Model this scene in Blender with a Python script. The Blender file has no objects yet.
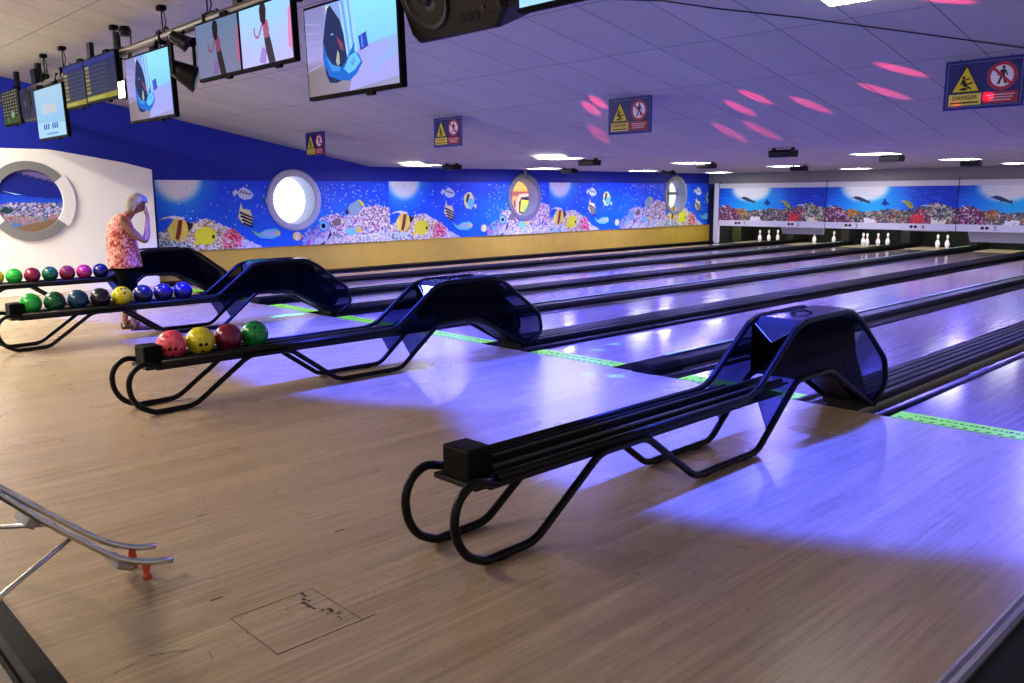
import bpy, bmesh, math, random
from mathutils import Vector, Matrix, Euler
R = math.radians
S = bpy.context.scene
COL = S.collection
PI = math.pi

# ------------------------------------------------------------------ helpers
def tag(o, label=None, cat=None, group=None, kind=None):
    if label: o['label'] = label
    if cat: o['category'] = cat
    if group: o['group'] = group
    if kind: o['kind'] = kind
    return o

def empty(name, loc=(0, 0, 0), rz=0.0):
    o = bpy.data.objects.new(name, None); COL.objects.link(o)
    o.location = loc; o.rotation_euler = (0, 0, rz); o.empty_display_size = 0.1
    return o

def kids(o):
    return [c for c in bpy.data.objects if c.parent == o]

def copy_tree(o, parent=None):
    c = o.copy(); COL.objects.link(c)
    if parent: c.parent = parent
    for ch in kids(o): copy_tree(ch, c)
    return c

SPLIT = {'clip', 'ball_rail', 'foot_pad', 'bracket', 'neck_stripe', 'port', 'screw', 'hanger', 'cable', 'ear', 'eye', 'aiming_arrow', 'cross_rod', 'wire', 'rail_clamp'}
class MB:
    def __init__(s): s.v = []; s.f = []; s.m = []; s.c = []; s.mi = 0; s.col = None; s.vc = []
    def add(s, vs, fs):
        b = len(s.v); s.v += [tuple(p) for p in vs]
        s.vc += [s.col or (1, 1, 1)] * len(vs)
        for f in fs:
            s.f.append([b + i for i in f]); s.m.append(s.mi)
    def box(s, lo, hi, rot=None):
        x0, y0, z0 = lo; x1, y1, z1 = hi
        vs = [Vector(p) for p in ((x0,y0,z0),(x1,y0,z0),(x1,y1,z0),(x0,y1,z0),(x0,y0,z1),(x1,y0,z1),(x1,y1,z1),(x0,y1,z1))]
        if rot:
            c = (Vector(lo) + Vector(hi)) / 2; M = Euler(rot).to_matrix()
            vs = [M @ (p - c) + c for p in vs]
        s.add(vs, [(0,3,2,1),(4,5,6,7),(0,1,5,4),(1,2,6,5),(2,3,7,6),(3,0,4,7)])
    def tube(s, path, r, n=10, closed=False, cap=True):
        P = [Vector(p) for p in path]; N = len(P)
        rr = r if isinstance(r, (list, tuple)) else [r] * N
        ups = None; rings = []
        for i, p in enumerate(P):
            if closed: t = (P[(i+1) % N] - P[i-1])
            else: t = P[min(i+1, N-1)] - P[max(i-1, 0)]
            t.normalize()
            if ups is None:
                a = Vector((0,0,1)) if abs(t.z) < 0.9 else Vector((1,0,0))
                ups = (a - t * a.dot(t)).normalized()
            else:
                ups = (ups - t * ups.dot(t)).normalized()
            b = t.cross(ups)
            rings.append([p + (ups * math.cos(2*PI*k/n) + b * math.sin(2*PI*k/n)) * rr[i] for k in range(n)])
        vs = [q for ring in rings for q in ring]; fs = []
        M = N if closed else N - 1
        for i in range(M):
            j = (i + 1) % N
            for k in range(n):
                fs.append((i*n+k, i*n+(k+1) % n, j*n+(k+1) % n, j*n+k))
        if not closed and cap:
            fs.append(tuple(range(n))[::-1]); fs.append(tuple((N-1)*n + k for k in range(n)))
        s.add(vs, fs)
    def lathe(s, prof, n=24, axis='z', c=(0, 0, 0)):
        vs = []; fs = []
        for (r, h) in prof:
            for k in range(n):
                a = 2*PI*k/n; p = (r*math.cos(a), r*math.sin(a), h)
                if axis == 'x': p = (p[2], p[0], p[1])
                if axis == 'y': p = (p[0], p[2], p[1])
                vs.append((p[0]+c[0], p[1]+c[1], p[2]+c[2]))
        for i in range(len(prof)-1):
            for k in range(n):
                fs.append((i*n+k, i*n+(k+1) % n, (i+1)*n+(k+1) % n, (i+1)*n+k))
        s.add(vs, fs)
    def prism(s, poly, a, b, axis='x'):
        """poly in the plane normal to axis, extruded from a to b"""
        def P(u, v, w):
            return {'x': (w, u, v), 'y': (u, w, v), 'z': (u, v, w)}[axis]
        n = len(poly)
        vs = [P(u, v, a) for u, v in poly] + [P(u, v, b) for u, v in poly]
        fs = [tuple(range(n))[::-1], tuple(range(n, 2*n))] + [(i, (i+1) % n, n+(i+1) % n, n+i) for i in range(n)]
        s.add(vs, fs)
    def build(s, name, mats, parent=None, smooth=False, bevel=0, loc=None, recalc=True):
        if name in SPLIT:
            par = list(range(len(s.v)))
            def find(a):
                while par[a] != a: par[a] = par[par[a]]; a = par[a]
                return a
            for f in s.f:
                for i in f[1:]: par[find(i)] = find(f[0])
            groups = {}
            for fi, f in enumerate(s.f): groups.setdefault(find(f[0]), []).append(fi)
            if len(groups) > 1:
                out = None
                for fl in groups.values():
                    used = sorted({i for fi in fl for i in s.f[fi]}); mp = {a: k for k, a in enumerate(used)}
                    q = MB(); q.v = [s.v[a] for a in used]; q.vc = [s.vc[a] for a in used]
                    q.f = [[mp[i] for i in s.f[fi]] for fi in fl]; q.m = [s.m[fi] for fi in fl]
                    out = q.build(name, mats, parent, smooth, bevel, loc, recalc)
                return out
        me = bpy.data.meshes.new(name); me.from_pydata(s.v, [], s.f)
        if not isinstance(mats, (list, tuple)): mats = [mats]
        for m in mats: me.materials.append(m)
        for p, i in zip(me.polygons, s.m): p.material_index = i; p.use_smooth = smooth
        if any(c != (1, 1, 1) for c in s.vc):
            ca = me.color_attributes.new('Col', 'FLOAT_COLOR', 'POINT')
            fl = []
            for c in s.vc: fl += [c[0], c[1], c[2], 1.0]
            ca.data.foreach_set('color', fl)
        if recalc:
            bm = bmesh.new(); bm.from_mesh(me); bmesh.ops.recalc_face_normals(bm, faces=bm.faces); bm.to_mesh(me); bm.free()
        o = bpy.data.objects.new(name, me); COL.objects.link(o)
        if parent: o.parent = parent
        if loc: o.location = loc
        if bevel:
            md = o.modifiers.new('bevel', 'BEVEL'); md.width = bevel; md.segments = 2; md.limit_method = 'ANGLE'; md.angle_limit = R(40)
        if smooth:
            md = o.modifiers.new('ws', 'WEIGHTED_NORMAL') if False else None
        return o

def arc(c, r, a0, a1, n):
    return [(c[0] + r*math.cos(R(a0 + (a1-a0)*i/n)), c[1] + r*math.sin(R(a0 + (a1-a0)*i/n))) for i in range(n+1)]

def fillet(pts, r, n=5):
    """round the inner corners of a polyline (3-D)"""
    P = [Vector(p) for p in pts]; out = [P[0]]
    for i in range(1, len(P)-1):
        a = (P[i-1]-P[i]); b = (P[i+1]-P[i]); rr = min(r, a.length*.45, b.length*.45)
        p0 = P[i] + a.normalized()*rr; p1 = P[i] + b.normalized()*rr
        for k in range(n+1):
            t = k/n; out.append(p0*(1-t)**2 + P[i]*2*t*(1-t) + p1*t*t)
    out.append(P[-1]); return out

# ------------------------------------------------------------------ materials
def lin(c):
    return tuple((x/255/12.92) if x/255 <= .04045 else ((x/255+.055)/1.055)**2.4 for x in c)
def newmat(name):
    m = bpy.data.materials.new(name); m.use_nodes = True
    nt = m.node_tree; b = nt.nodes['Principled BSDF']
    return m, nt, b
def mat(name, rgb, rough=.5, metal=0, noise=0, nscale=8, bump=0, coat=0, spec=None, emit=0):
    m, nt, b = newmat(name); c = lin(rgb)
    b.inputs['Base Color'].default_value = (*c, 1); b.inputs['Roughness'].default_value = rough
    b.inputs['Metallic'].default_value = metal
    if coat: b.inputs['Coat Weight'].default_value = coat; b.inputs['Coat Roughness'].default_value = .05
    if spec is not None: b.inputs['Specular IOR Level'].default_value = spec
    if emit: b.inputs['Emission Color'].default_value = (*c, 1); b.inputs['Emission Strength'].default_value = emit
    if noise or bump:
        tc = nt.nodes.new('ShaderNodeTexCoord'); n = nt.nodes.new('ShaderNodeTexNoise')
        n.inputs['Scale'].default_value = nscale; n.inputs['Detail'].default_value = 4
        nt.links.new(tc.outputs['Object'], n.inputs['Vector'])
        if noise:
            r = nt.nodes.new('ShaderNodeValToRGB')
            r.color_ramp.elements[0].position = .3; r.color_ramp.elements[1].position = .7
            r.color_ramp.elements[0].color = (*[x*(1-noise) for x in c], 1)
            r.color_ramp.elements[1].color = (*[min(1, x*(1+noise)) for x in c], 1)
            nt.links.new(n.outputs['Fac'], r.inputs['Fac']); nt.links.new(r.outputs['Color'], b.inputs['Base Color'])
        if bump:
            bp = nt.nodes.new('ShaderNodeBump'); bp.inputs['Strength'].default_value = bump; bp.inputs['Distance'].default_value = .01
            nt.links.new(n.outputs['Fac'], bp.inputs['Height']); nt.links.new(bp.outputs['Normal'], b.inputs['Normal'])
    return m
def mat_attr(name, rough=.4, emit=0, spec=.3):
    m, nt, b = newmat(name)
    a = nt.nodes.new('ShaderNodeAttribute'); a.attribute_name = 'Col'
    if emit:
        b.inputs['Base Color'].default_value = (.01, .01, .01, 1)
        nt.links.new(a.outputs['Color'], b.inputs['Emission Color']); b.inputs['Emission Strength'].default_value = emit
    else: nt.links.new(a.outputs['Color'], b.inputs['Base Color'])
    b.inputs['Roughness'].default_value = rough; b.inputs['Specular IOR Level'].default_value = spec
    return m
def mat_emit(name, rgb, st):
    m, nt, b = newmat(name); b.inputs['Base Color'].default_value = (.8, .8, .8, 1)
    b.inputs['Emission Color'].default_value = (*lin(rgb), 1); b.inputs['Emission Strength'].default_value = st
    return m

def mat_wood(name, c1, c2, rough, pw, pl, seam, streak=1.0, rvar=.05, coat=0):
    """laminate boards running along Y; pw plank width, pl plank length"""
    m, nt, b = newmat(name); N = nt.nodes; L = nt.links
    tc = N.new('ShaderNodeTexCoord')
    mp = N.new('ShaderNodeMapping'); mp.inputs['Scale'].default_value = (38, 1.1, 1); L.new(tc.outputs['Object'], mp.inputs['Vector'])
    n1 = N.new('ShaderNodeTexNoise'); n1.inputs['Scale'].default_value = 1.0; n1.inputs['Detail'].default_value = 5; n1.inputs['Roughness'].default_value = .65
    L.new(mp.outputs[0], n1.inputs['Vector'])
    mp2 = N.new('ShaderNodeMapping'); mp2.inputs['Scale'].default_value = (150, 5, 1); L.new(tc.outputs['Object'], mp2.inputs['Vector'])
    n2 = N.new('ShaderNodeTexNoise'); n2.inputs['Scale'].default_value = 1.0; n2.inputs['Detail'].default_value = 3
    L.new(mp2.outputs[0], n2.inputs['Vector'])
    mx = N.new('ShaderNodeMath'); mx.operation = 'MULTIPLY_ADD'; mx.inputs[1].default_value = .35; L.new(n2.outputs['Fac'], mx.inputs[0]); L.new(n1.outputs['Fac'], mx.inputs[2])
    rp = N.new('ShaderNodeValToRGB'); rp.color_ramp.elements[0].position = .48; rp.color_ramp.elements[1].position = .85
    rp.color_ramp.elements[0].color = (*lin(c1), 1); rp.color_ramp.elements[1].color = (*lin(c2), 1)
    L.new(mx.outputs[0], rp.inputs['Fac'])
    # planks (brick texture, rows along X -> swap axes)
    mp3 = N.new('ShaderNodeMapping'); mp3.inputs['Rotation'].default_value = (0, 0, R(90)); L.new(tc.outputs['Object'], mp3.inputs['Vector'])
    bk = N.new('ShaderNodeTexBrick'); bk.inputs['Scale'].default_value = 1; bk.inputs['Brick Width'].default_value = pl; bk.inputs['Row Height'].default_value = pw
    bk.inputs['Mortar Size'].default_value = .0009; bk.inputs['Mortar Smooth'].default_value = .2
    bk.inputs['Color1'].default_value = (1, 1, 1, 1); bk.inputs['Color2'].default_value = (.86, .84, .82, 1); bk.inputs['Mortar'].default_value = (seam, seam, seam, 1)
    L.new(mp3.outputs[0], bk.inputs['Vector'])
    mu = N.new('ShaderNodeMixRGB'); mu.blend_type = 'MULTIPLY'; mu.inputs['Fac'].default_value = 1
    L.new(rp.outputs[0], mu.inputs[1]); L.new(bk.outputs['Color'], mu.inputs[2])
    L.new(mu.outputs[0], b.inputs['Base Color'])
    n3 = N.new('ShaderNodeTexNoise'); n3.inputs['Scale'].default_value = 1.3; n3.inputs['Detail'].default_value = 3; L.new(tc.outputs['Object'], n3.inputs['Vector'])
    mr = N.new('ShaderNodeMapRange'); mr.inputs['To Min'].default_value = rough - rvar; mr.inputs['To Max'].default_value = rough + rvar
    L.new(n3.outputs['Fac'], mr.inputs['Value']); L.new(mr.outputs[0], b.inputs['Roughness'])
    bp = N.new('ShaderNodeBump'); bp.inputs['Strength'].default_value = .06 * streak; bp.inputs['Distance'].default_value = .002
    L.new(mx.outputs[0], bp.inputs['Height']); L.new(bp.outputs['Normal'], b.inputs['Normal'])
    if coat: b.inputs['Coat Weight'].default_value = coat; b.inputs['Coat Roughness'].default_value = .08
    return m

def mat_ceiling():
    m, nt, b = newmat('ceiling_tiles'); N = nt.nodes; L = nt.links
    tc = N.new('ShaderNodeTexCoord')
    def brick(w, h, mort, off, dark):
        mp = N.new('ShaderNodeMapping'); mp.inputs['Location'].default_value = off; L.new(tc.outputs['Object'], mp.inputs['Vector'])
        k = N.new('ShaderNodeTexBrick'); k.offset = 0; k.inputs['Scale'].default_value = 1; k.inputs['Brick Width'].default_value = w; k.inputs['Row Height'].default_value = h
        k.inputs['Mortar Size'].default_value = mort; k.inputs['Mortar Smooth'].default_value = .3
        k.inputs['Color1'].default_value = (1, 1, 1, 1); k.inputs['Color2'].default_value = (.93, .93, .94, 1); k.inputs['Mortar'].default_value = (dark, dark, dark, 1)
        L.new(mp.outputs[0], k.inputs['Vector']); return k
    k1 = brick(.62, 1.165, .006, (.1, .19, 0), .35); k2 = brick(.31, 50, .003, (.1, 0, 0), .8)
    c = N.new('ShaderNodeMixRGB'); c.blend_type = 'MULTIPLY'; c.inputs['Fac'].default_value = 1; L.new(k1.outputs['Color'], c.inputs[1]); L.new(k2.outputs['Color'], c.inputs[2])
    d = N.new('ShaderNodeMixRGB'); d.blend_type = 'MULTIPLY'; d.inputs['Fac'].default_value = 1; L.new(c.outputs[0], d.inputs[1]); d.inputs[2].default_value = (*lin((202, 200, 180)), 1)
    L.new(d.outputs[0], b.inputs['Base Color']); b.inputs['Roughness'].default_value = .75; b.inputs['Specular IOR Level'].default_value = .2
    n = N.new('ShaderNodeTexNoise'); n.inputs['Scale'].default_value = 2.5; L.new(tc.outputs['Object'], n.inputs['Vector'])
    bp = N.new('ShaderNodeBump'); bp.inputs['Strength'].default_value = .15; bp.inputs['Distance'].default_value = .02; L.new(n.outputs['Fac'], bp.inputs['Height']); L.new(bp.outputs[0], b.inputs['Normal'])
    return m

def mat_ball(name, c1, c2):
    m, nt, b = newmat(name); N = nt.nodes; L = nt.links
    tc = N.new('ShaderNodeTexCoord'); n = N.new('ShaderNodeTexNoise'); n.inputs['Scale'].default_value = 11; n.inputs['Detail'].default_value = 5; n.inputs['Distortion'].default_value = 1.6
    L.new(tc.outputs['Object'], n.inputs['Vector'])
    r = N.new('ShaderNodeValToRGB'); r.color_ramp.elements[0].position = .35; r.color_ramp.elements[1].position = .66
    r.color_ramp.elements[0].color = (*lin(c1), 1); r.color_ramp.elements[1].color = (*lin(c2), 1)
    L.new(n.outputs['Fac'], r.inputs['Fac']); L.new(r.outputs[0], b.inputs['Base Color']); b.inputs['Roughness'].default_value = .22
    b.inputs['Specular IOR Level'].default_value = .45
    return m

def mat_smoked():
    m = bpy.data.materials.new('smoked_acrylic'); m.use_nodes = True; nt = m.node_tree; N = nt.nodes; L = nt.links; N.clear()
    out = N.new('ShaderNodeOutputMaterial'); t = N.new('ShaderNodeBsdfTransparent'); t.inputs[0].default_value = (.34, .38, .56, 1)
    p = N.new('ShaderNodeBsdfPrincipled'); p.inputs['Base Color'].default_value = (.003, .004, .010, 1); p.inputs['Roughness'].default_value = .12; p.inputs['Specular IOR Level'].default_value = .25
    mx = N.new('ShaderNodeMixShader'); mx.inputs[0].default_value = .24
    L.new(t.outputs[0], mx.inputs[1]); L.new(p.outputs[0], mx.inputs[2]); L.new(mx.outputs[0], out.inputs[0]); return m
def mat_clear():
    m = bpy.data.materials.new('clear_acrylic'); m.use_nodes = True; nt = m.node_tree; N = nt.nodes; L = nt.links; N.clear()
    out = N.new('ShaderNodeOutputMaterial'); t = N.new('ShaderNodeBsdfTransparent'); t.inputs[0].default_value = (.45, .47, .55, 1)
    p = N.new('ShaderNodeBsdfPrincipled'); p.inputs['Base Color'].default_value = (.03, .035, .05, 1); p.inputs['Roughness'].default_value = .1; p.inputs['Specular IOR Level'].default_value = .9
    mx = N.new('ShaderNodeMixShader'); mx.inputs[0].default_value = .65
    L.new(t.outputs[0], mx.inputs[1]); L.new(p.outputs[0], mx.inputs[2]); L.new(mx.outputs[0], out.inputs[0]); return m

M = dict(
    approach=mat_wood('approach_laminate', (150, 131, 104), (186, 165, 134), .28, .105, 2.4, .62, rvar=.06),
    lane=mat_wood('lane_boards', (150, 128, 118), (186, 166, 156), .13, .027, 3.0, .85, .5, .03),
    brownwood=mat_wood('dark_brown_boards', (52, 30, 18), (92, 58, 36), .4, .16, 1.6, .4),
    black=mat('black_metal', (13, 13, 15), .4, spec=.25), blackm=mat('black_matt', (6, 6, 8), .8, spec=.1),
    tube=mat('black_tube_paint', (10, 11, 14), .36, spec=.16), rubber=mat('black_rubber', (10, 10, 10), .6, spec=.08),
    cap=mat('divider_black', (10, 10, 12), .5, spec=.12), gutter=mat('gutter_grey', (16, 17, 21), .25, spec=.4),
    rail=mat('rack_rail', (34, 36, 32), .3, spec=.35), smoked=mat_smoked(), clear=mat_clear(),
    navy=mat('navy_wall_paint', (8, 34, 168), .6, noise=.05, nscale=2), yellow=mat('yellow_wall_paint', (220, 184, 58), .55, noise=.06, nscale=3, bump=.05),
    white=mat('white_panel_paint', (240, 240, 236), .5, noise=.02, nscale=2), whiteplastic=mat('white_plastic', (226, 226, 228), .35),
    beam=mat('grey_beam_paint', (150, 148, 146), .6, noise=.04), grey=mat('grey_paint', (120, 122, 124), .5), lgrey=mat('pale_frame', (196, 200, 214), .35),
    steel=mat('brushed_steel', (196, 196, 192), .28, 1, noise=.1, nscale=30), alu=mat('aluminium_trim', (150, 148, 142), .35, .8),
    orange=mat('orange_rubber', (190, 70, 22), .45), print=mat_attr('printed_mural', .45), signp=mat_attr('sign_print', .4),
    screen=mat_attr('screen_picture', .5, 1.15, .0), dim=mat_attr('screen_picture_dim', .5, .6, .0),
    foul=mat('foul_green', (140, 235, 30), .4, emit=.22), ceiling=mat_ceiling(),  # foul strip: slight emission added for its glow under the blacklights
    carpet=mat('navy_carpet', (8, 12, 26), .95, noise=.5, nscale=60), pin=mat('pin_white', (238, 238, 234), .25), red=mat('red_stripe', (190, 30, 30), .3),
    deck=mat('pin_deck_wood', (150, 140, 108), .35), dark=mat('pit_black', (8, 9, 9), .8), curtain=mat('pit_curtain', (62, 66, 12), .8),
    sweep=mat('grey_sweep', (150, 148, 140), .5), hole=mat('hole_dark', (4, 4, 4), .9), dirt=mat('dirt_dark', (52, 40, 28), .7),
    seam=mat('seam_line', (84, 62, 42), .6), scuff=mat('scuff_mark', (60, 46, 34), .6), tape=mat('tape_pale', (158, 136, 104), .45),
    light=mat_emit('light_panel', (255, 252, 250), 24), uv=mat_emit('violet_tube', (70, 40, 255), 3), daylight=mat_emit('daylight_pane', (245, 248, 255), 1.8),
    outside=mat_attr('outside_view', .5, 1.3), teal=mat_emit('teal_lens', (60, 150, 140), .7), lampw=mat_emit('lamp_white', (255, 240, 225), 8),
    reveal=mat('reveal_paint', (150, 160, 190), .5), truss=mat('truss_grey', (112, 104, 96), .4, .4), muntin=mat('muntin_grey', (90, 110, 116), .5), cover=mat('speaker_black', (10, 10, 11), .45, spec=.25),
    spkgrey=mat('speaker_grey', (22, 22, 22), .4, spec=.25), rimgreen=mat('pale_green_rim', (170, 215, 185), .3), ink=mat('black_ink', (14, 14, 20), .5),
)

# ------------------------------------------------------------------ camera
cam = bpy.data.cameras.new('camera'); co = bpy.data.objects.new('camera', cam); COL.objects.link(co)
W = Matrix(((0.69276818, 0.11785477, -0.71146504), (0.72112185, -0.12340268, 0.68172946), (-0.00745162, -0.98533346, -0.1704771)))
right = Vector(W.col[0]); down = Vector(W.col[1]); fwd = Vector(W.col[2])
rot = Matrix((right, -down, -fwd)).transposed()
co.matrix_world = Matrix.Translation((0, 0, 1.55)) @ rot.to_4x4()
cam.sensor_width = 36; cam.lens = 36 * 848 / 1024; cam.clip_start = .05; cam.clip_end = 100
S.camera = co

# ------------------------------------------------------------------ room
WX = -15.6; FY = 6.0; MY = 23.72; P = 3.56
BND = [-4.465, -8.025, -11.585, -15.145]      # between pairs
RET = [-2.69, -6.25, -9.81, -13.37]           # ball return lines
def cz(y): return 2.17 if y > 10.75 else 2.17 + .185 * (10.75 - y)

b = MB(); b.box((-15.6, .70, -.04), (-.86, FY - .12, 0)); tag(b.build('floor', M['approach']), kind='structure')
b = MB(); b.box((-16, -4, -.14), (-.86, .60, -.03)); tag(b.build('floor', M['brownwood']), kind='structure')
b = MB(); b.box((-.80, -4, -.06), (4, 12, -.01)); tag(b.build('floor', M['carpet']), kind='structure')
b = MB(); b.prism([(.60, -.05), (.70, -.05), (.70, .004), (.625, .004), (.60, -.006)], -15.6, -.86); b.box((-15.6, .585, -.05), (-.86, .6, -.022)); tag(b.build('trim_1', M['rubber'], bevel=.003), kind='structure')
b = MB(); b.prism([(-.865, -.04), (-.80, -.04), (-.80, .002), (-.815, .006), (-.835, .003), (-.85, .006), (-.865, .002)], .6, 12, 'y')
tag(b.build('trim_2', M['alu']), kind='structure')
# dark base under the lanes
b = MB(); b.box((-16, FY - .12, -.3), (-.8, 26.5, -.12)); tag(b.build('floor', M['dark']), kind='structure')
# ceiling (slope over the approach, level over the lanes)
b = MB()
y0, y1 = -5.0, 10.75
b.prism([(y0, cz(y0)), (y1, 2.17), (26.5, 2.17), (26.5, 2.25), (y1, 2.25), (y0, cz(y0) + .08)], -16, 5)
tag(b.build('ceiling', M['ceiling']), kind='structure')

# portholes in the left wall
PORT = [(8.87, 1.475), (15.42, 1.475), (21.95, 1.495)]
def cells(mb, x, ya, yb, za, zb, holes, rh, cell=.04):
    segs = []; cur = ya
    for (yc, zc) in holes:
        if yc + .6 < ya or yc - .6 > yb: continue
        s0 = max(ya, yc - .6); s1 = min(yb, yc + .6)
        if s0 > cur: segs.append((cur, s0, False))
        segs.append((s0, s1, True)); cur = s1
    if cur < yb: segs.append((cur, yb, False))
    for a, c, fine in segs:
        if not fine:
            mb.add([(x, a, za), (x, c, za), (x, c, zb), (x, a, zb)], [(0, 1, 2, 3)]); continue
        ny = max(1, round((c-a)/cell)); nz = max(1, round((zb-za)/cell))
        for i in range(ny):
            for j in range(nz):
                yy = a + (c-a)*(i+.5)/ny; zz = za + (zb-za)*(j+.5)/nz
                if any(math.hypot(yy-h[0], zz-h[1]) < rh for h in holes): continue
                mb.add([(x, a+(c-a)*i/ny, za+(zb-za)*j/nz), (x, a+(c-a)*(i+1)/ny, za+(zb-za)*j/nz), (x, a+(c-a)*(i+1)/ny, za+(zb-za)*(j+1)/nz), (x, a+(c-a)*i/ny, za+(zb-za)*(j+1)/nz)], [(0, 1, 2, 3)])
b = MB()
cells(b, WX-.02, -5, 26.5, -.3, .56, PORT, .53); b.mi = 1
cells(b, WX-.02, -5, 26.5, .56, 2.17, PORT, .53)
n = 20
b.add([(WX-.02, -5, 2.17), (WX-.02, 10.75, 2.17), (WX-.02, -5, cz(-5))], [(0, 1, 2)])
b.mi = 0
tag(b.build('wall_left', [M['yellow'], M['navy']], recalc=False), kind='structure')
# far wall beam above the masking units and the pit behind
b = MB(); b.box((WX, MY + .05, 1.85), (2, MY + .30, 2.17)); b.box((WX, MY + .02, 1.845), (2, MY + .06, 1.875))
tag(b.build('wall_far', M['beam']), kind='structure')
b = MB(); b.box((WX, 26.0, -.3), (2, 26.1, 1.9)); tag(b.build('wall_far', M['dark']), kind='structure')
# black kickboard / gutter edge along the wall
b = MB(); b.box((WX, FY, -.12), (-15.30, 24, .03)); b.box((WX, -5, 0), (WX + .015, FY, .08))
tag(b.build('baseboard_left', M['cap']), kind='structure')

# ------------------------------------------------------------------ mural painter
rnd = random.Random(7)
def J(c, a=18): return lin(tuple(max(0, min(255, x + rnd.uniform(-a, a))) for x in c))
class Art:
    """flat coloured print on a board; to(u, v, d) maps board coordinates to space, d = layer height"""
    def __init__(s, to, w, h, base, step=.05, keep=None):
        s.mb = MB(); s.to = to; s.d = 0.0; s.keep = keep or (lambda u, v: True)
        nu = max(2, int(w/step)); nv = max(2, int(h/step))
        for i in range(nu):
            for j in range(nv):
                u0, u1, v0, v1 = w*i/nu, w*(i+1)/nu, h*j/nv, h*(j+1)/nv
                if not s.keep((u0+u1)/2, (v0+v1)/2): continue
                bi = len(s.mb.v)
                s.mb.v += [to(u0, v0, 0), to(u1, v0, 0), to(u1, v1, 0), to(u0, v1, 0)]
                s.mb.vc += [lin(base(a, c)) for a, c in ((u0, v0), (u1, v0), (u1, v1), (u0, v1))]
                s.mb.f.append([bi, bi+1, bi+2, bi+3]); s.mb.m.append(0)
        s.w = w; s.h = h
    def layer(s, k=1): s.d += .0004 * k
    def poly(s, pts, c, raw=False):
        cu = sum(p[0] for p in pts)/len(pts); cv = sum(p[1] for p in pts)/len(pts)
        if not s.keep(cu, cv): return
        pts = [(min(max(p[0], 0), s.w), min(max(p[1], 0), s.h)) for p in pts]
        s.mb.col = c if raw else lin(c)
        s.mb.add([s.to(u, v, s.d + .0003) for u, v in pts], [tuple(range(len(pts)))])
    def ell(s, u, v, a, bb, c, rot=0, n=14, raw=False):
        cr, sr = math.cos(R(rot)), math.sin(R(rot))
        s.poly([(u + a*math.cos(2*PI*k/n)*cr - bb*math.sin(2*PI*k/n)*sr, v + a*math.cos(2*PI*k/n)*sr + bb*math.sin(2*PI*k/n)*cr) for k in range(n)], c, raw)
    def blob(s, u, v, r, c):
        n = 7; a0 = rnd.uniform(0, 6)
        s.poly([(u + r*rnd.uniform(.6, 1.1)*math.cos(a0+2*PI*k/n), v + r*rnd.uniform(.6, 1.1)*math.sin(a0+2*PI*k/n)) for k in range(n)], c, True)
    def coral(s, u0, u1, top, n, pal, r0, r1, bottom=0.0):
        items = []
        for _ in range(n):
            u = rnd.uniform(u0, u1); t = top(u)
            if t <= bottom: continue
            items.append((u, bottom + (t-bottom)*rnd.random()))
        items.sort(key=lambda p: -p[1])
        for k, (u, v) in enumerate(items):
            s.d += .0000025
            s.blob(u, v, rnd.uniform(r0, r1), J(rnd.choice(pal), 16))
        s.layer()
    def done(s, name, parent=None, m=None, gain=1.0):
        if m is None: gain = 1.6      # ink of the wall prints is bright and saturated
        s.mb.vc = [tuple(min(.92, q*gain) for q in c) if gain != 1 else c for c in s.mb.vc]
        return s.mb.build(name, m or M['print'], parent, recalc=False)
def mixc(a, c, t): t = max(0, min(1, t)); return tuple(x+(y-x)*t for x, y in zip(a, c))
def interp(pts):
    def f(u):
        if u <= pts[0][0] or u >= pts[-1][0]: return 0
        for (a, fa), (c, fc) in zip(pts, pts[1:]):
            if a <= u <= c: return fa + (fc-fa)*(u-a)/(c-a)
    return f

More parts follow.
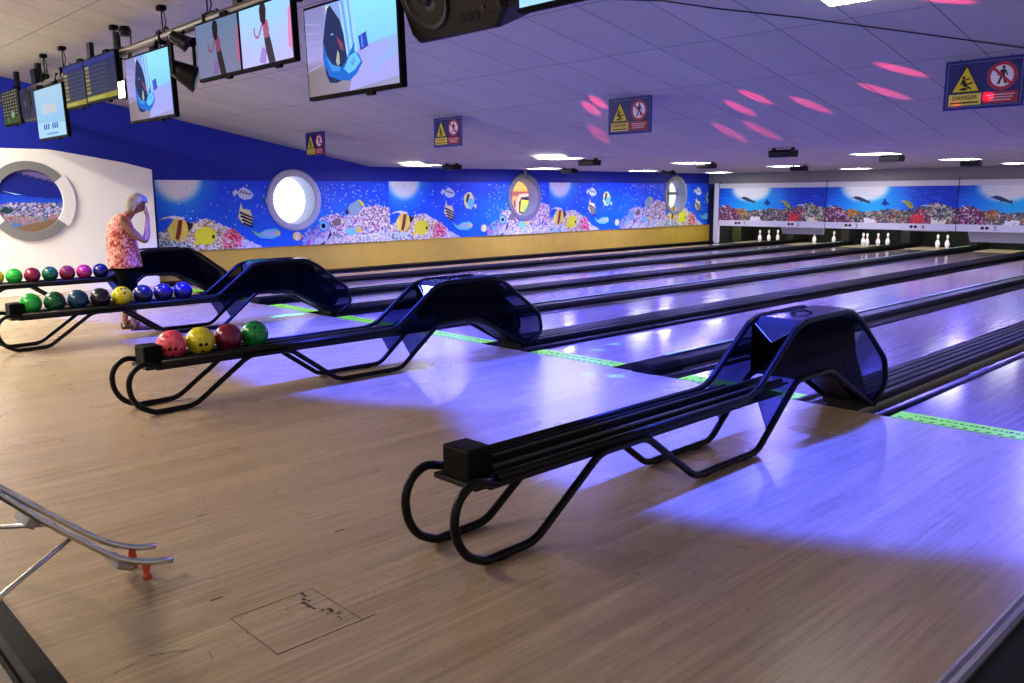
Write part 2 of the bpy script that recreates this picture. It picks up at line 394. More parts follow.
def sea_panel(k, y0, y1):
    """one repeat of the printed coral reef along the left wall"""
    w = y1 - y0; h = 1.30; x = WX + .006
    def to(u, v, d): return (x + d, y0 + u, .56 + v)
    def keep(u, v): return all(math.hypot(y0+u-p[0], .56+v-p[1]) > .50 for p in PORT)
    r2 = random.Random(k)
    ph = [(r2.uniform(2, 9), r2.uniform(2, 9), r2.uniform(0, 6)) for _ in range(5)]
    def base(u, v):
        t = v/h; c = mixc((10, 88, 212), (16, 60, 198), t)
        c = mixc(c, (18, 118, 226), .55*math.exp(-((u-3.4)/.8)**2 - ((v-.55)/.45)**2))
        q = sum(math.sin(a*u+b_*v*2+c_) for a, b_, c_ in ph)/5
        c = mixc(c, (60, 140, 235), max(0, q)*.25)
        d = math.hypot((u-.42)/1.0, (v-1.33)/.95)
        c = mixc(c, (40, 150, 240), max(0, 1-d/.85)**1.0*1.3)
        c = mixc(c, (236, 236, 250), (0.50-d)/.18)
        return c
    A = Art(to, w, h, base, .05, keep); A.layer(2)
    # bubbles and plankton
    for _ in range(300):
        u = r2.uniform(2.9, 5.0) if r2.random() < .8 else r2.uniform(.4, 2.6); v = r2.uniform(.45, 1.25)
        if u > w: continue
        c = r2.choice([(120, 150, 235), (70, 150, 240), (165, 140, 220), (170, 190, 240), (60, 120, 230)])
        A.ell(u, v, r2.uniform(.008, .022), r2.uniform(.008, .022), c, n=6)
    A.layer(2)
    # left mound of pale coral
    mound = interp([(-.2, .30), (.1, .38), (.45, .40), (.6, .52), (.93, .60), (1.15, .50), (1.3, .42), (1.5, .34), (1.7, .15), (2.0, .0)])
    A.poly([(0, 0), (2.0, 0), (1.7, .13), (1.5, .3), (1.15, .46), (.93, .55), (.6, .47), (.45, .36), (.1, .33), (0, .3)], (168, 150, 120)); A.layer()
    A.coral(0, 2.0, mound, 1500, [(226, 214, 188), (214, 200, 160), (240, 236, 224), (190, 160, 104), (150, 120, 84), (96, 84, 72), (236, 226, 200)], .010, .030)
    A.coral(.0, .6, interp([(0, .22), (.6, .15)]), 130, [(80, 140, 140), (140, 190, 180), (60, 100, 100), (210, 220, 200)], .012, .03)
    A.coral(1.5, 2.0, interp([(1.45, .3), (1.7, .16), (2.0, .02)]), 160, [(190, 190, 220), (150, 160, 215), (224, 220, 235)], .012, .03)
    # yellow butterfly fish, red coral
    A.ell(.88, .27, .21, .17, (206, 200, 28)); A.layer(); A.ell(.86, .28, .15, .12, (222, 216, 44)); A.poly([(.68, .2), (.62, .1), (.76, .12)], (206, 200, 28)); A.ell(1.03, .25, .028, .04, (30, 30, 30)); A.layer()
    A.coral(1.22, 1.58, interp([(1.2, .25), (1.38, .42), (1.6, .2)]), 110, [(206, 50, 74), (228, 90, 110), (170, 30, 60), (240, 150, 150)], .015, .04, .04)
    # moorish idol
    A.poly([(.20, .62), (.05, .60), (-.05, .56), (.1, .63), (.3, .66), (.5, .62), (.45, .56)], (222, 226, 236))
    A.poly([(.16, .42), (.30, .60), (.50, .58), (.58, .44), (.52, .28), (.38, .18), (.28, .2), (.2, .28)], (226, 178, 70)); A.layer()
    A.poly([(.30, .24), (.38, .58), (.46, .58), (.42, .36), (.36, .20)], (104, 28, 24)); A.poly([(.53, .55), (.66, .50), (.62, .42), (.56, .36)], (24, 18, 22)); A.poly([(.17, .4), (.26, .52), (.26, .26), (.2, .28)], (236, 222, 90)); A.layer()
    # silver fish, striped fish
    A.poly([(1.46, 1.06), (1.53, 1.14), (1.57, 1.09), (1.70, 1.18), (1.84, 1.10), (1.90, 1.02), (1.84, .95), (1.70, .93), (1.60, .98), (1.56, 1.06), (1.50, .99)], (176, 190, 222)); A.layer()
    for q in range(4): A.poly([(1.60+q*.06, 1.08-q*.01), (1.66+q*.06, 1.12-q*.02), (1.67+q*.06, 1.10-q*.02), (1.62+q*.06, 1.05-q*.01)], (70, 80, 110))
    A.poly([(1.62, .88), (1.66, .76), (1.80, .74), (1.86, .58), (1.82, .46), (1.70, .43), (1.62, .50), (1.55, .60), (1.58, .72)], (214, 196, 140)); A.layer()
    for q in range(4): A.poly([(1.57+q*.02, .68-q*.07), (1.60+q*.02, .715-q*.07), (1.86, .60-q*.06), (1.85, .565-q*.06)], (20, 22, 34))
    A.layer()
    # wrasse and small fish
    A.poly([(1.80, .36), (1.90, .24), (2.02, .18), (2.25, .16), (2.42, .22), (2.44, .29), (2.34, .36), (2.12, .35), (1.94, .27)], (96, 178, 190)); A.layer()
    A.ell(2.2, .27, .15, .05, (150, 160, 200)); A.ell(2.37, .27, .05, .05, (216, 190, 90)); A.poly([(1.8, .36), (1.9, .26), (2.0, .26)], (90, 180, 90)); A.layer()
    A.ell(2.8, .19, .10, .09, (220, 190, 110)); A.layer(); A.poly([(2.76, .12), (2.80, .27), (2.84, .26), (2.81, .1)], (230, 235, 235)); A.poly([(2.88, .19), (2.94, .24), (2.94, .13)], (60, 160, 170)); A.layer()
    if k != 0:
        A.poly([(2.18, .98), (2.28, 1.06), (2.40, 1.05), (2.49, .92), (2.49, .74), (2.38, .66), (2.24, .68), (2.17, .8)], (226, 200, 120)); A.layer()
        A.ell(2.38, .80, .11, .12, (90, 170, 220)); A.poly([(2.22, .84), (2.28, 1.02), (2.36, 1.0), (2.28, .8)], (30, 30, 40)); A.poly([(2.48, .74), (2.58, .78), (2.54, .66)], (230, 230, 235)); A.layer()
    # right reef
    top = interp([(2.95, .03), (3.25, .25), (3.35, .52), (3.55, .60), (3.75, .62), (3.9, .55), (4.1, .62), (4.3, .72), (4.5, .78), (4.75, .80), (5.0, .74), (5.2, .7)])
    A.poly([(3.15, 0), (5.12, 0), (5.12, .68), (4.5, .72), (4.1, .55), (3.75, .55), (3.4, .48)], (96, 92, 120)); A.layer()
    A.coral(3.1, 5.15, top, 2300, [(176, 160, 176), (206, 196, 206), (130, 110, 130), (222, 214, 210), (80, 74, 100), (150, 150, 190), (186, 130, 130), (232, 226, 220)], .012, .036)
    A.coral(4.3, 5.1, interp([(4.25, .55), (4.5, .76), (5.0, .72), (5.2, .7)]), 420, [(150, 110, 100), (214, 190, 180), (230, 214, 206), (120, 76, 72)], .012, .03, .3)
    A.coral(3.1, 5.15, interp([(3.1, .12), (5.2, .2)]), 420, [(214, 196, 196), (228, 210, 186), (190, 160, 150), (120, 170, 150)], .014, .04)
    A.coral(2.9, 3.4, interp([(2.85, .15), (3.1, .35), (3.45, .4)]), 230, [(40, 120, 220), (90, 170, 230), (130, 160, 220), (150, 80, 150), (190, 110, 150)], .012, .03)
    # dark blue ball sponge, starfish
    A.ell(3.42, .38, .13, .13, (60, 130, 220)); A.layer(); A.ell(3.42, .38, .09, .09, (130, 176, 236)); A.ell(3.42, .38, .05, .05, (50, 100, 200)); A.ell(3.50, .15, .07, .08, (170, 180, 230)); A.ell(3.33, .08, .06, .07, (170, 180, 230))
    A.layer(); A.poly([(3.28, 0), (3.42, .0), (3.60, .18), (3.58, .30), (3.48, .06)], (16, 22, 70)); A.layer()
    # grey and yellow fish, blue and yellow fish, brown fish
    A.poly([(4.0, .70), (4.08, .82), (4.28, .90), (4.38, .82), (4.34, .66), (4.2, .58), (4.06, .6)], (118, 150, 160)); A.poly([(4.28, .92), (4.36, .90), (4.46, .80), (4.36, .76)], (222, 214, 60)); A.poly([(3.95, .66), (4.03, .72), (4.06, .6)], (20, 30, 60)); A.layer()
    A.poly([(3.92, .24), (4.02, .33), (4.2, .32), (4.24, .2), (4.08, .14)], (110, 180, 210)); A.ell(4.28, .27, .08, .06, (216, 180, 60)); A.poly([(3.62, .45), (3.72, .54), (3.86, .5), (3.82, .38), (3.7, .36)], (110, 92, 90)); A.poly([(3.84, .52), (3.93, .44), (3.86, .4)], (226, 200, 130)); A.layer()
    return A.done('reef_print')
SEAMS = [(6.09, 11.21), (11.21, 16.33), (16.33, 21.45), (21.45, 23.72)]
names = ['printed reef panel around the big bright porthole, nearest the white panel',
         'printed reef panel between the bright porthole and the red-yellow porthole',
         'printed reef panel just right of the porthole showing red and yellow',
         'short last printed reef panel around the farthest porthole with a cross bar']
for k, (a, c) in enumerate(SEAMS):
    o = sea_panel(k, a, c); o.name = 'wall_mural'
    tag(o, names[k], 'mural', 'coral reef prints along the left wall')

# ------------------------------------------------------------------ porthole windows
def porthole(idx, yc, zc, frame_mat, ro, view):
    root = empty('window_%d' % idx, (WX, yc, zc)); root['kind'] = 'structure'
    b = MB(); ri = ro - .13
    b.lathe([(ri, -.40), (ri, .035), (ri+.02, .05), (ro-.03, .05), (ro, .03), (ro, -.01), (ri+.04, -.01)], 48, 'x')
    b.build('window_frame', frame_mat, root, smooth=False)
    b = MB(); b.lathe([(ri-.004, -.42), (ri-.004, .03)], 48, 'x'); b.build('reveal', M['reveal'], root, recalc=False)
    return root, ri
r1, ri = porthole(1, *PORT[0], M['lgrey'], .61, None)
b = MB(); b.lathe([(0.0001, -.38), (ri, -.38)], 48, 'x'); b.build('window_pane', M['daylight'], r1)
b = MB(); b.box((0, -.65, -.06), (.04, -.59, .06)); b.build('hinge', M['alu'], r1, bevel=.01)
r2_, ri = porthole(2, *PORT[1], M['grey'], .60, None)
def view_board(root, ri, fn, dx=-.31):
    def to(u, v, d): return (dx + d, -ri + u, -ri + v)
    A = Art(to, 2*ri, 2*ri, fn, .04, lambda u, v: math.hypot(u-ri, v-ri) < ri + .03)
    return A
A = view_board(r2_, ri, lambda u, v: (236, 178, 96) if v > .62 else ((176, 92, 92) if v > .5 or u < .35 else (236, 160, 110)))
A.layer(3); A.poly([(.0, .95), (.95, .95), (.95, .66), (.72, .85), (.4, .93)], (120, 70, 62)); A.poly([(.0, .0), (.25, .0), (.25, .32), (0, .36)], (196, 190, 180)); A.poly([(.22, .1), (.27, .1), (.27, .62), (.22, .62)], (96, 60, 60)); A.layer()
A.poly([(.5, .0), (.95, .0), (.95, .58), (.6, .56), (.5, .40)], (240, 190, 190)); A.layer(); A.poly([(.58, .08), (.95, .0), (.95, .5), (.66, .48), (.58, .35)], (60, 50, 70)); A.layer(); A.poly([(.62, .12), (.9, .05), (.95, .4), (.66, .42)], (232, 216, 90)); A.ell(.8, .2, .1, .12, (130, 210, 130)); A.layer(); A.poly([(.4, .22), (.45, .22), (.45, .4), (.4, .4)], (80, 60, 90))
A.done('outside_view', r2_, M['outside'])
b = MB(); b.box((0, -.04, .58), (.05, .04, .70)); b.build('latch', M['grey'], r2_, bevel=.01)
r3_, ri = porthole(3, *PORT[2], M['beam'], .59, None)
A = view_board(r3_, ri, lambda u, v: (236, 240, 240) if v > .45 else (120, 190, 205)); A.layer(2); A.poly([(.5, 0), (.95, 0), (.95, .95), (.62, .95)], (224, 224, 214)); A.done('outside_view', r3_, M['outside'])
b = MB(); b.box((-.29, -.035, -ri), (-.25, .035, ri)); b.box((-.29, -ri, .02), (-.25, ri, .10)); b.build('muntin', M['muntin'], r3_)
b = MB(); b.box((0, -.04, .56), (.05, .04, .66)); b.build('latch', M['grey'], r3_, bevel=.01)

# ------------------------------------------------------------------ white hull-shaped panel with ringed round picture
wp = empty('white_wall_panel', (-15.3, 4.0, 0))
tag(wp, 'large white wall panel with sloping top and a round porthole picture, behind the standing woman', 'panel')
b = MB(); b.prism([(-7, 0), (1.94, 0), (1.95, 2.03), (1.5, 2.14), (.9, 2.24), (.45, 2.31), (.30, 2.33), (-7, 2.33)], -.04, .0); b.build('board', M['white'], wp, bevel=.004)
def ringseg(a0, a1, r0, r1, x0, x1, m, name):
    b = MB(); n = 16
    pr = arc((0, 0), r1, a0, a1, n) + arc((0, 0), r0, a1, a0, n)
    b.prism([(p[0]-.03, p[1]+1.51) for p in pr], x0, x1); return b.build(name, m, wp, bevel=.006)
ringseg(38, 142, .49, .63, 0, .05, M['grey'], 'ring_segment'); ringseg(-142, -38, .49, .63, 0, .05, M['grey'], 'ring_segment')
ringseg(-38, 38, .49, .68, 0, .05, M['whiteplastic'], 'ring_segment'); ringseg(142, 218, .49, .68, 0, .05, M['whiteplastic'], 'ring_segment')
def pbase(u, v):
    if v > .80 - .16*u + .10*math.sin(u*2): return (84, 76, 124) if v > .95 - .28*u + .1 else (16, 24, 96)
    if v > .62 - .1*u: return (14, 24, 110)
    return mixc((60, 110, 180), (18, 52, 170), v/.55)
A = Art(lambda u, v, d: (.004+d, -.03-.5+u, 1.01+v), 1.0, 1.0, pbase, .025, lambda u, v: math.hypot(u-.5, v-.5) < .52); A.layer(3)
A.coral(0, 1, lambda u: .46, 600, [(60, 66, 120), (120, 124, 170), (90, 84, 110), (150, 150, 180), (40, 40, 80), (130, 110, 120)], .012, .03, .22)
A.coral(0, 1, lambda u: .26, 260, [(130, 110, 130), (110, 90, 90), (150, 90, 90), (90, 110, 120)], .012, .03, .12)
A.poly([(.15, 0), (.9, 0), (.95, .22), (.6, .16), (.3, .1)], (104, 82, 66)); A.layer(); A.poly([(.05, .34), (.15, .42), (.25, .36), (.2, .30)], (20, 50, 60)); A.poly([(.12, .66), (.3, .62), (.4, .60), (.3, .60)], (110, 150, 220))
A.done('porthole_picture', wp)

# ------------------------------------------------------------------ lanes, gutters, dividers
YE = 25.35
lane_edges = []
for r in RET:
    lane_edges.append((r + .36, r + .36 + 1.06))      # right lane of the pair
    lane_edges.append((r - .36 - 1.06, r - .36))      # left lane
lane_edges.sort()
nlabel = ['first lane, against the wall with the yellow base', 'second lane, right of the farthest ball return', 'third lane, left of the return holding eight balls',
          'fourth lane, right of the return holding eight balls', 'fifth lane, left of the return holding four balls', 'sixth lane, right of the return holding four balls',
          'seventh lane, left of the empty near ball return', 'eighth lane, right of the empty near ball return']
for i, (a, c) in enumerate(lane_edges):
    b = MB(); b.box((a, FY + .10, -.08), (c, YE, 0))
    o = b.build('bowling_lane', M['lane']); tag(o, 'glossy wooden bowling lane, ' + nlabel[i], 'bowling lane', 'bowling lanes')
    # aiming arrows and dots are part of the lane
    ar = MB()
    for q in range(7):
        xx = (a+c)/2 + (q-3)*.137; yy = FY + 4.6 - abs(q-3)*.3
        ar.add([(xx-.018, yy-.09, .0006), (xx+.018, yy-.09, .0006), (xx, yy+.09, .0006)], [(0, 1, 2)])
    ar.build('aiming_arrow', M['scuff'], o, recalc=False)
    for sgn in (-1, 1):
        g = MB(); e = a if sgn < 0 else c
        prof = [(e + sgn*.0, 0)] + [(e + sgn*(.1175 + .1175*math.cos(R(180 - t))), -.075*math.sin(R(t))) for t in range(0, 181, 20)]
        n0 = len(prof); vs = [(x, FY - .12, z-.002) for x, z in prof] + [(x, YE, z-.002) for x, z in prof]
        g.add(vs, [(k, k+1, n0+k+1, n0+k) for k in range(n0-1)])
        g.build('gutter', M['gutter'], o, smooth=True, recalc=False)
    # foul line strip
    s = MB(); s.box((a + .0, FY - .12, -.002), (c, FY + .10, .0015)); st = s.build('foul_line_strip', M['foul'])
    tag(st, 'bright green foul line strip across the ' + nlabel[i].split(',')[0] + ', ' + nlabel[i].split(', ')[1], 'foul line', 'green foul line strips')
    s = MB(); s.box((a, FY - .118, .0014), (c, FY - .108, .002))
    rr = random.Random(i)
    for q in range(15):
        xx = a + .04 + q*.0705
        s.add([(xx, FY-.09, .0022), (xx+.03, FY-.09, .0022), (xx+.036, FY-.062, .0022), (xx+.006, FY-.062, .0022)], [(0, 1, 2, 3)])
    xx = a + .12
    while xx < c - .06:
        l = rr.uniform(.012, .03); h = rr.uniform(.015, .045)
        s.add([(xx, FY+.005, .0022), (xx+l, FY+.005, .0022), (xx+l, FY+.005+h, .0022), (xx, FY+.005+h, .0022)], [(0, 1, 2, 3)]); xx += l + rr.uniform(.006, .02)
    s.build('marking', M['ink'], st, recalc=False)
    d = MB(); d.box((a, 24.0, .0005), (c, YE-.02, .004)); d.build('pin_deck', M['deck'], o)

ret_lab = ['beside the empty near ball return', 'behind the return holding four balls', 'behind the return holding eight balls', 'behind the farthest ball return']
for i, r in enumerate(RET):
    b = MB()
    z = .075
    prof = [(-.12, -.08), (.12, -.08), (.12, .0), (.165, .02), (.165, z-.02), (.155, z-.004), (.11, z-.004), (.105, z-.012), (.095, z-.012), (.09, z+.002), (.045, z+.006), (.04, z-.006), (.03, z-.006), (.025, z+.008), (-.025, z+.010),
            (-.03, z-.004), (-.04, z-.004), (-.045, z+.010), (-.09, z+.010), (-.095, z), (-.105, z), (-.11, z+.010), (-.155, z+.010), (-.165, z), (-.165, .02), (-.12, 0)]
    b.prism([(p[0]+r, p[1]) for p in prof], FY - .05, YE, 'y')
    o = b.build('lane_divider', M['cap']); tag(o, 'wide ribbed black lane divider ' + ret_lab[i], 'lane divider', 'ribbed ball track covers')
blab = ['between the fifth ball-return pair: left of the empty near ball return', 'left of the ball return holding four balls', 'left of the ball return holding eight balls']
blab = ['to the left of the empty near ball return', 'to the left of the ball return holding four balls', 'to the left of the ball return holding eight balls']
for i, r in enumerate(BND[:3]):
    root = empty('lane_divider', (r, FY, 0)); tag(root, 'narrow black lane divider ' + blab[i], 'lane divider', 'narrow black lane dividers')
    b = MB(); z = .075
    b.prism([(-.11, -.08), (.11, -.08), (.12, .03), (.11, z-.015), (.09, z), (-.06, z), (-.075, z+.012), (-.10, z+.012), (-.115, z-.01), (-.125, .03)], 0.28, YE-FY, 'y'); b.build('cap_strip', M['cap'], root)
    b = MB(); b.prism([(-.13, -.02), (.13, -.02), (.13, .05), (.10, .085), (-.10, .085), (-.13, .05)], -.14, .30, 'y'); b.build('nose', M['rubber'], root, bevel=.02)
    b = MB(); b.box((-.100, .32, z+.011), (-.074, YE-FY, z+.018)); b.build('rim', M['rimgreen'], root)  # pale green strip paints in a highlight along the cap edge
# ------------------------------------------------------------------ masking units
for i in range(4):
    x0 = BND[3] + P*i - .01; x1 = x0 + P - .02; cx = (x0+x1)/2
    root = empty('masking_unit', (cx, MY, 0)); w = x1-x0
    tag(root, ['masking unit with dolphin print above lanes 1 and 2, nearest the corner', 'masking unit with dolphin print above lanes 3 and 4, middle of the far row',
               'masking unit with dolphin print above lane 5, cut off at the picture edge', 'masking unit beyond the right picture edge'][i], 'masking unit', 'masking units above the pins')
    b = MB(); b.box((-w/2, -.02, .53), (w/2, .06, .71)); b.build('lower_rail', M['whiteplastic'], root, bevel=.006)
    b = MB(); b.box((-w/2, -.02, 1.70), (w/2, .08, 1.845)); b.build('upper_rail', M['whiteplastic'], root, bevel=.006)
    b = MB(); b.box((-w/2 - .012, -.022, .53), (-w/2+.004, .05, 1.9)); b.build('joint', M['black'], root)
    def base(u, v, w=w):
        c = mixc((20, 110, 214), (12, 52, 160), v/1.0)
        c = mixc(c, (30, 150, 230), 1.1 - abs(u-1.3)/1.3)
        c = mixc(c, (16, 50, 165), (u-2.1)/.8)
        d = math.hypot((u-1.12)/.72, (v-.97)/.42)
        c = mixc(c, (222, 222, 206), (1.05-d)/.35)
        return c
    A = Art(lambda u, v, d, w=w: (-w/2+u, -.022-d, .71+v), w, .99, base, .06); A.layer(3)
    for _ in range(60):
        u = rnd.uniform(0, w); v = rnd.uniform(.35, .95); l = rnd.uniform(.05, .2)
        A.poly([(u, v), (u+l, v-.01), (u+l*1.1, v+.005), (u+.02, v+.015)], mixc(base(u, v), (60, 150, 240), .35))
    A.layer()
    reef = interp([(-.01, .40), (.3, .46), (.6, .34), (1.0, .30), (1.4, .30), (1.8, .36), (2.2, .34), (2.5, .44), (2.9, .52), (3.2, .46), (3.6, .38)])
    A.poly([(0, 0), (w, 0), (w, .34), (2.9, .42), (2.2, .3), (1.2, .24), (.3, .4), (0, .36)], (58, 52, 60)); A.layer()
    A.coral(0, w, reef, 1300, [(96, 84, 62), (66, 74, 56), (124, 110, 90), (40, 42, 62), (170, 162, 138), (84, 58, 52), (50, 80, 92), (150, 120, 90)], .02, .05)
    A.coral(0, .70, interp([(-.01, .40), (.35, .46), (.72, .2)]), 230, [(104, 34, 56), (62, 26, 48), (150, 66, 90), (84, 48, 76), (176, 140, 160), (60, 50, 70)], .02, .045)
    A.coral(.68, .95, lambda u: .36, 40, [(160, 116, 60), (120, 84, 44)], .02, .045, .16)
    A.coral(2.35, 2.9, interp([(2.3, .1), (2.6, .44), (2.95, .3)]), 130, [(160, 60, 60), (110, 44, 56), (176, 96, 90), (70, 40, 66), (60, 60, 90)], .02, .045)
    A.coral(2.42, 2.72, lambda u: .22, 60, [(196, 52, 44), (170, 40, 40)], .02, .04)
    A.coral(2.85, 3.45, interp([(2.8, .3), (3.0, .56), (3.5, .4)]), 120, [(150, 150, 116), (104, 116, 96), (176, 166, 136), (60, 80, 90)], .02, .045, .1)
    A.coral(1.15, 1.45, lambda u: .1, 30, [(220, 220, 205)], .03, .05); A.coral(2.95, 3.3, lambda u: .1, 30, [(200, 200, 170)], .03, .05)
    # dolphin, ray, turtle, small whale
    A.poly([(.74, .70), (.82, .70), (.86, .73), (1.0, .71), (1.10, .66), (1.22, .60), (1.28, .62), (1.26, .56), (1.30, .50), (1.22, .54), (1.08, .58), (.94, .62), (.84, .66)], (42, 56, 78)); A.layer(); A.poly([(.98, .64), (1.02, .56), (1.06, .60)], (42, 56, 78))
    A.poly([(1.68, .68), (1.74, .58), (1.84, .50), (1.74, .50), (1.70, .44), (1.66, .50), (1.57, .50), (1.64, .58)], (20, 44, 130))
    A.poly([(2.22, .60), (2.32, .60), (2.42, .53), (2.46, .45), (2.42, .40), (2.34, .42), (2.26, .50)], (140, 140, 62)); A.layer(); A.poly([(2.14, .57), (2.17, .62), (2.23, .60), (2.22, .54)], (160, 150, 80)); A.poly([(2.28, .46), (2.24, .38), (2.33, .42)], (70, 90, 60)); A.poly([(2.3, .58), (2.42, .54), (2.44, .46), (2.34, .48)], (110, 120, 50))
    A.poly([(.08, .50), (.2, .44), (.3, .38), (.2, .40)], (196, 200, 215)); A.poly([(2.62, .47), (2.9, .45), (2.95, .48), (2.75, .50)], (130, 170, 220))
    A.done('mural_print', root)
    # number plates: two small bowling marks and the lane number
    for j in range(2):
        n = i*2 + 1 + j; xx = -P/2 + (.88 if j == 0 else 2.68)
        fc = bpy.data.curves.new('num', 'FONT'); fc.body = str(n); fc.size = .17; fc.extrude = .002; fc.align_x = 'CENTER'
        to_ = bpy.data.objects.new('num', fc); COL.objects.link(to_); bpy.context.view_layer.update()
        me = bpy.data.meshes.new_from_object(to_.evaluated_get(bpy.context.evaluated_depsgraph_get())); bpy.data.objects.remove(to_)
        me.materials.clear(); me.materials.append(M['ink'])
        t = bpy.data.objects.new('lane_number', me); COL.objects.link(t); t.parent = root; t.location = (xx + .06, -.024, .565); t.rotation_euler = (R(90), 0, 0)
        b = MB()
        for q, dx in enumerate((-.24, -.13)):
            b.mi = 0; b.lathe([(.0001, -.026), (.042, -.026), (.042, -.02)], 14, 'y', (xx+dx, 0, .625)); 
            b.mi = 1; b.box((xx+dx+.02, -.028, .61), (xx+dx+.055, -.02, .635))
        b.build('lane_mark', [M['ink'], M['red']], root)
# white corner post
b = MB(); b.box((-15.34, MY-.03, -.02), (-15.17, MY+.08, 1.86)); o = b.build('corner_post', M['whiteplastic'], bevel=.006); tag(o, 'white upright post at the corner where the reef wall meets the masking units', 'post')
# partitions between pin pits, sweeps
for i, r in enumerate(RET + BND[:3]):
    wd = .13 if r in RET else .25
    b = MB(); b.box((r-.12, 25.0, .095), (r+.12, 25.98, 1.6)); o = b.build('pit_partition', M['dark'])
    tag(o, 'black partition between pin pits, ' + (['right of lane seven pit', 'right of lane five pit', 'right of lane three pit', 'right of lane one pit'][i] if i < 4 else ['right of lane six pit', 'right of lane four pit', 'right of lane two pit'][i-4]), 'partition', 'partitions between the pin pits')
def sweep(x0, x1, z0, lab):
    b = MB(); b.box((x0, 23.86, z0), (x1, 23.90, .60)); b.prism([(x0-.10, .60), (x0, z0), (x0, .60)], 23.86, 23.90, 'y')
    o = b.build('sweep_bar', M['sweep'], bevel=.004); tag(o, lab, 'sweep bar', 'grey sweep bars under the masking units')
sweep(-13.0, -11.70, .33, 'grey sweep bar lowered in front of the lane 2 pins')
sweep(-7.72, -6.45, .26, 'wide grey sweep bar lowered in front of the lane 5 pins')
sweep(-9.45, -8.30, .50, 'thin grey sweep bar just showing above the lane 4 pins')
b = MB(); b.box((WX+.02, 23.84, -.1), (-15.20, 25.98, 1.7)); o = b.build('pit_partition', M['dark']); tag(o, 'dark end wall of the pin pit behind the white corner post', 'partition')
b = MB()
for q in range(9): b.tube([(-15.05+q*.035, 24.4, .0), (-15.05+q*.035, 24.4, .6)], .02, 6)
o = b.build('pit_curtain', M['curtain']); tag(o, 'dark olive curtain hanging at the left side of the lane 1 pit', 'curtain')

# bowling pins
def make_pin():
    root = empty('bowling_pin'); k = .0254
    prof = [(.0001, 0), (1.0, 0), (1.1, .3), (1.41, 1.0), (1.9, 2.5), (2.25, 4), (2.38, 4.5), (2.28, 5.8), (1.9, 7.2), (1.35, 8.6), (1.0, 9.4), (.9, 10), (.98, 11), (1.2, 12.2), (1.27, 13.2), (1.1, 14.2), (.6, 14.85), (.0001, 15)]
    b = MB(); b.lathe([(r*k, h*k) for r, h in prof], 16); b.build('pin_body', M['pin'], root, smooth=True)
    b = MB(); b.lathe([(1.0*k+.002, 9.4*k-.004), (.9*k+.002, 9.8*k)], 16); b.lathe([(.9*k+.002, 10.2*k), (.98*k+.002, 10.8*k)], 16); b.build('neck_stripe', M['red'], root, smooth=True)
    return root
pin0 = make_pin(); first = True
PINS = [(-14.19, 24.6, 0, 'leftmost of the three upright pins on lane 1'), (-14.02, 24.86, 0, 'middle of the three upright pins on lane 1'), (-13.84, 25.1, 0, 'rightmost of the three upright pins on lane 1'),
        (-12.35, 24.6, 0, 'pin half hidden by the grey sweep bar of lane 2'), (-11.98, 25.12, 0, 'thin lone pin at the right edge of lane 2'),
        (-10.80, 24.5, 0, 'front left pin of the lane 3 cluster'), (-10.62, 24.35, 0, 'foremost pin of the lane 3 cluster'), (-10.42, 24.62, 0, 'middle pin of the lane 3 cluster'), (-10.26, 24.9, 0, 'rear right pin of the lane 3 cluster'),
        (-8.83, 24.75, 0, 'left pin of the pair standing on lane 4'), (-8.58, 24.75, 0, 'right pin of the pair standing on lane 4')]
for (x, y, a, lab) in PINS:
    o = pin0 if first else copy_tree(pin0); first = False
    o.location = (x, y, .004); tag(o, 'white bowling pin, ' + lab, 'bowling pin', 'bowling pins standing on the far decks')

